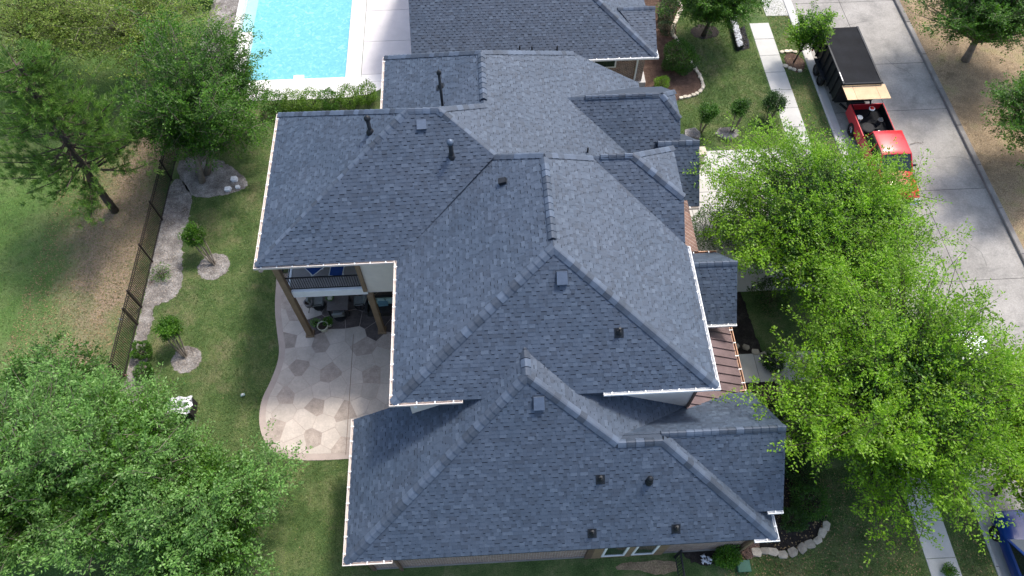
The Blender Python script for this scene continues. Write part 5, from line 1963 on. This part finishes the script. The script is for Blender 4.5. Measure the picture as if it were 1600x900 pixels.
def pot(label, u, v, r, h, mat, plant=None, z0=.036, lsz=.07):
    p = at(u, v, h)
    root = thing("flower_pot", label, "pot", (p.x, p.y, z0), 0, "pots on the porch")
    MB().lathe([(r * .62, 0), (r * .70, .02), (r * .92, h * .75), (r * 1.02, h * .9), (r * 1.02, h), (r * .88, h), (r * .84, h * .86)], (0, 0, 0), 22).build("pot", M[mat], root, True)
    MB().lathe([(r * .85, h * .86), (r * .2, h * .88)], (0, 0, 0), 16).build("soil", M['soil'], root)
    if plant:
        n = plant[1]
        d = rand_dirs(n)
        P = d * (NR.random((n, 1)) ** .4) * np.array([plant[0], plant[0], plant[0] * .8]) + np.array([0, 0, h + plant[0] * .45])
        stuff(crown_mesh("plant", P, d + NR.normal(0, .4, (n, 3)), lsz, L_[plant[2]], root))
pot("cream pot with a thick pale rim and no plant, nearest the outer post", 504, 509, .27, .42, 'pot_cream')
pot("pot with a bright green bushy plant behind the empty cream pot", 513, 504, .20, .30, 'pot_cream', (.24, 500, 'bright'))
pot("pot with a loose grey green plant between the outer post and the cream pot", 494, 506, .17, .25, 'wicker', (.24, 260, 'silver'))
p = at(483, 476, .5)
ps = thing("plant_stand", "dark wire plant stand beside the outer porch post", "plant stand", (p.x, p.y, .036))
for k in range(3):
    a = k * 2.1
    MB().tube([(.24 * math.cos(a), .24 * math.sin(a), 0), (.06 * math.cos(a), .06 * math.sin(a), .22), (.17 * math.cos(a), .17 * math.sin(a), .42)], .014, 6).build("leg", M['wicker'], ps)
MB().lathe([(.17, .41), (.18, .43), (.15, .43)], (0, 0, 0), 14).build("hoop", M['wicker'], ps)
root = thing("flower_pot", "grey round pot on the dark wire plant stand", "pot", (p.x, p.y, .466), 0, "pots on the porch")
MB().lathe([(.15, 0), (.20, .12), (.22, .26), (.22, .30), (.17, .30), (.16, .22)], (0, 0, 0), 20).build("pot", M['pot_grey'], root, True)
MB().lathe([(.165, .23), (.02, .24)], (0, 0, 0), 14).build("soil", M['soil'], root)
p = at(516, 466, .85)
root = thing("flower_pot", "small leafy pot on the grey porch table", "pot", (p.x, p.y, .766), 0, "pots on the porch")
MB().lathe([(.10, 0), (.13, .14), (.11, .14)], (0, 0, 0), 14).build("pot", M['pot_cream'], root, True)
d = rand_dirs(160)
stuff(crown_mesh("plant", d * .16 + np.array([0, 0, .22]), d, .07, L_['mid'], root))

# ------------------------------------------------------------------ small things in the garden
p = at(1160, 886)
gb = thing("utility_box", "pale green plastic utility box beside the bright bush at the bottom", "utility box", (p.x, p.y, 0))
MB().box(-.24, .24, -.2, .2, -.02, .22, bev=.03).build("box", M['green_box'], gb)
MB().box(-.27, .27, -.23, .23, .22, .27, bev=.015).build("lid", M['green_box'], gb)
p = at(408, 423)
vc = thing("valve_cover", "round pale valve cover in the shaded lawn left of the wing", "valve cover", (p.x, p.y, 0))
MB().lathe([(.13, 0), (.13, .03), (.10, .04)], (0, 0, 0), 16).build("lid", M['curb'], vc)
p = at(380, 618)
ty = thing("toy_car", "tiny pale blue toy on the lawn left of the patio", "toy", (p.x, p.y, 0), .4)
MB().box(-.10, .10, -.06, .06, .03, .10, bev=.02).build("body", M['teal_fabric'], ty)
MB().box(-.05, .05, -.05, .05, .10, .15, bev=.02).build("cab", M['white'], ty)
for q, (u, v, mt, lb_) in enumerate(((190, 505, 'white', "small white and pink pinwheel at the fence by the double posts"), (199, 592, 'pink', "small pink pinwheel at the foot of the fence above the silvery tree"))):
    p = at(u, v)
    pw_ = thing("pinwheel", lb_, "pinwheel", (p.x + .12, p.y, 0))
    MB().tube([(0, 0, 0), (0, 0, .5)], .012, 6).build("stick", M['white'], pw_)
    b = MB()
    for k in range(6):
        a = k * math.pi / 3
        b.add([(0, -.02, .5), (.13 * math.cos(a), -.05, .5 + .13 * math.sin(a)), (.13 * math.cos(a + .7), -.01, .5 + .13 * math.sin(a + .7))], [(0, 1, 2)])
    b.build("vane", M[mt], pw_)
for i, (u, v, s_) in enumerate(((367, 281, .22), (357, 297, .2), (372, 293, .16))):
    p = at(u, v)
    o = thing("white_rock", ("larger white rock at the edge of the shaded bed", "white rock nearer the iron fence in the shaded bed", "smallest white rock in the shaded bed")[i], "rock", (p.x, p.y, 0), 0, "white rocks under the dense tree")
    q = link(bpy.data.objects.new("stone", stone_mesh(s_, .6, 'white_rock')), o)
    q.location = (0, 0, s_ * .35)
p = at(291, 643)
ws = thing("plastic_sheet", "crumpled white sheet on the grass seen through a gap in the left trees", "sheet", (p.x, p.y, 0))
vs, fs = [], []
for j in range(9):
    for i in range(11):
        vs.append((-.55 + i * .11 + R.uniform(-.03, .03), -.42 + j * .105 + R.uniform(-.03, .03), .75 + R.uniform(0, .10) + .08 * math.sin(i * 1.3 + j)))
for j in range(8):
    for i in range(10):
        a = j * 11 + i
        fs.append((a, a + 1, a + 12, a + 11))
mesh_obj("cloth", vs, fs, M['white_rock'], ws)
MB().box(-.5, .5, -.38, .38, 0, .74, bev=.05).build("covered_box", M['wicker'], ws)

# seams of fallen leaves and twigs on the road and lawns
def litter(name, regions, n, size, mat, label):
    P = []
    for (x0, x1, y0, y1, z, k) in regions:
        m_ = int(n * k)
        P.append(np.stack([NR.uniform(x0, x1, m_), NR.uniform(y0, y1, m_), np.full(m_, z) + NR.uniform(0, .02, m_)], 1))
    P = np.concatenate(P)
    D = NR.normal(0, 1, P.shape)
    D[:, 2] *= .15
    o = crown_mesh(name, P, D, size, mat, None, upbias=2.5)
    return stuff(o, label)
lm = simple("fallen_leaf", (.27, .19, .10), .9, .2, 3, 30, 0, islandrand=.5)
litter("fallen_leaves", [(28.35, 42, 8, 46, .065, .62), (-24, -18, 16, 30, .012, .2), (9, 17.5, 2.5, 8.5, .008, .1), (19.1, 20.4, 2, 40, .008, .05), (-10, -3, 1.5, 5, .008, .03)], 34000, .08, lm, "fallen brown leaves scattered over the verge and lawns")
# short grass blades
gm = leaf_mat("grass_blade", (.040, .092, .020), (.25, .30, .11), .3, .45)
litter_regions = [(-17.5, -5.5, 1, 33, .0, .50), (10.5, 17.6, 1, 8.8, 0, .13), (19.05, 20.45, 1, 44, 0, .10), (9.5, 17.6, 27.9, 44, 0, .27), (-34, -17.9, 6, 44, 0, .75)]
def in_poly(P, poly):
    x, y = P[:, 0], P[:, 1]
    r = np.zeros(len(P), bool)
    n = len(poly)
    for i in range(n):
        (x1, y1), (x2, y2) = poly[i], poly[(i + 1) % n]
        if y1 == y2:
            continue
        c = ((y1 > y) != (y2 > y)) & (x < (x2 - x1) * (y - y1) / (y2 - y1) + x1)
        r ^= c
    return r
P = []
NG = 300000
for (x0, x1, y0, y1, z, k) in litter_regions:
    m_ = int(NG * k)
    P.append(np.stack([NR.uniform(x0, x1, m_), NR.uniform(y0, y1, m_), np.zeros(m_)], 1))
P = np.concatenate(P)
bad = np.zeros(len(P), bool)
for q in BEDS + [ccw(outer), [(-5.5, 5.5), (10, 5.5), (10, 31), (-9.3, 31), (-9.3, 17), (-5.5, 17)]]:
    bad |= in_poly(P, q)
P = P[~bad]
D = NR.normal(0, .55, P.shape)
D[:, 2] = NR.uniform(.25, .8, len(P))
stuff(crown_mesh("grass_blades", P, D, .085, gm, None, fold=0, upbias=.3, aspect=.2), "short mown grass")

chip = simple("bark_chip", (.30, .255, .215), .9, .2, 3, 30, 0, islandrand=.6)
P = []
for q in BEDS[:3]:
    x0, x1 = min(p[0] for p in q), max(p[0] for p in q)
    y0, y1 = min(p[1] for p in q), max(p[1] for p in q)
    m_ = int((x1 - x0) * (y1 - y0) * 70)
    c = np.stack([NR.uniform(x0, x1, m_), NR.uniform(y0, y1, m_), np.full(m_, .02)], 1)
    P.append(c[in_poly(c, q)])
P = np.concatenate(P)
D = NR.normal(0, 1, P.shape)
D[:, 2] *= .2
stuff(crown_mesh("bark_chips", P, D, .10, chip, None, upbias=2.0, aspect=.35), "loose pale bark chips on the grey mulch")

# a fallen twig and fine cracks on the road
def twig(label, u, v, L, rz):
    p = at(u, v, -.03)
    root = thing("fallen_twig", label, "twig", (p.x, p.y, -.04), rz, "twigs lying on the road")
    b = MB()
    pts = [(k * L / 6, R.uniform(-.05, .05), .03 + R.uniform(0, .03)) for k in range(7)]
    b.tube(pts, [.016 - .0018 * k for k in range(7)], 5)
    for k in (2, 3, 4, 5):
        a = R.choice((-1, 1)) * R.uniform(.5, 1)
        e = (pts[k][0] + .18 * math.cos(a), pts[k][1] + .18 * math.sin(a), .05)
        b.tube([pts[k], e], [.009, .004], 4)
    b.build("twig", M['bark'], root)
twig("dark twig on the road right of the red pickup's windscreen", 1422, 226, .9, .15)
twig("tiny dark twig on the road between the two kerbs, below the pickup", 1453, 368, .3, 1.8)
b = MB()
for (x, y, L, a) in ((22.5, 20.5, 2.6, 1.4), (25.6, 26.5, 3.0, -.25), (26.9, 33.0, 2.2, 1.9), (23.4, 37.5, 2.4, .2), (26.0, 19.0, 1.8, 1.2)):
    p = Vector((x, y, -.0515))
    for k in range(int(L / .12)):
        a += R.uniform(-.35, .35)
        q = p + Vector((math.cos(a) * .12, math.sin(a) * .12, 0))
        nn = Vector((-math.sin(a), math.cos(a), 0)) * .006
        b.add([p - nn, q - nn, q + nn, p + nn], [(0, 1, 2, 3)])
        p = q
stuff(structure(b.build("road_crack", bpy.data.materials["joint_filler"])), "fine dark cracks in the road concrete")
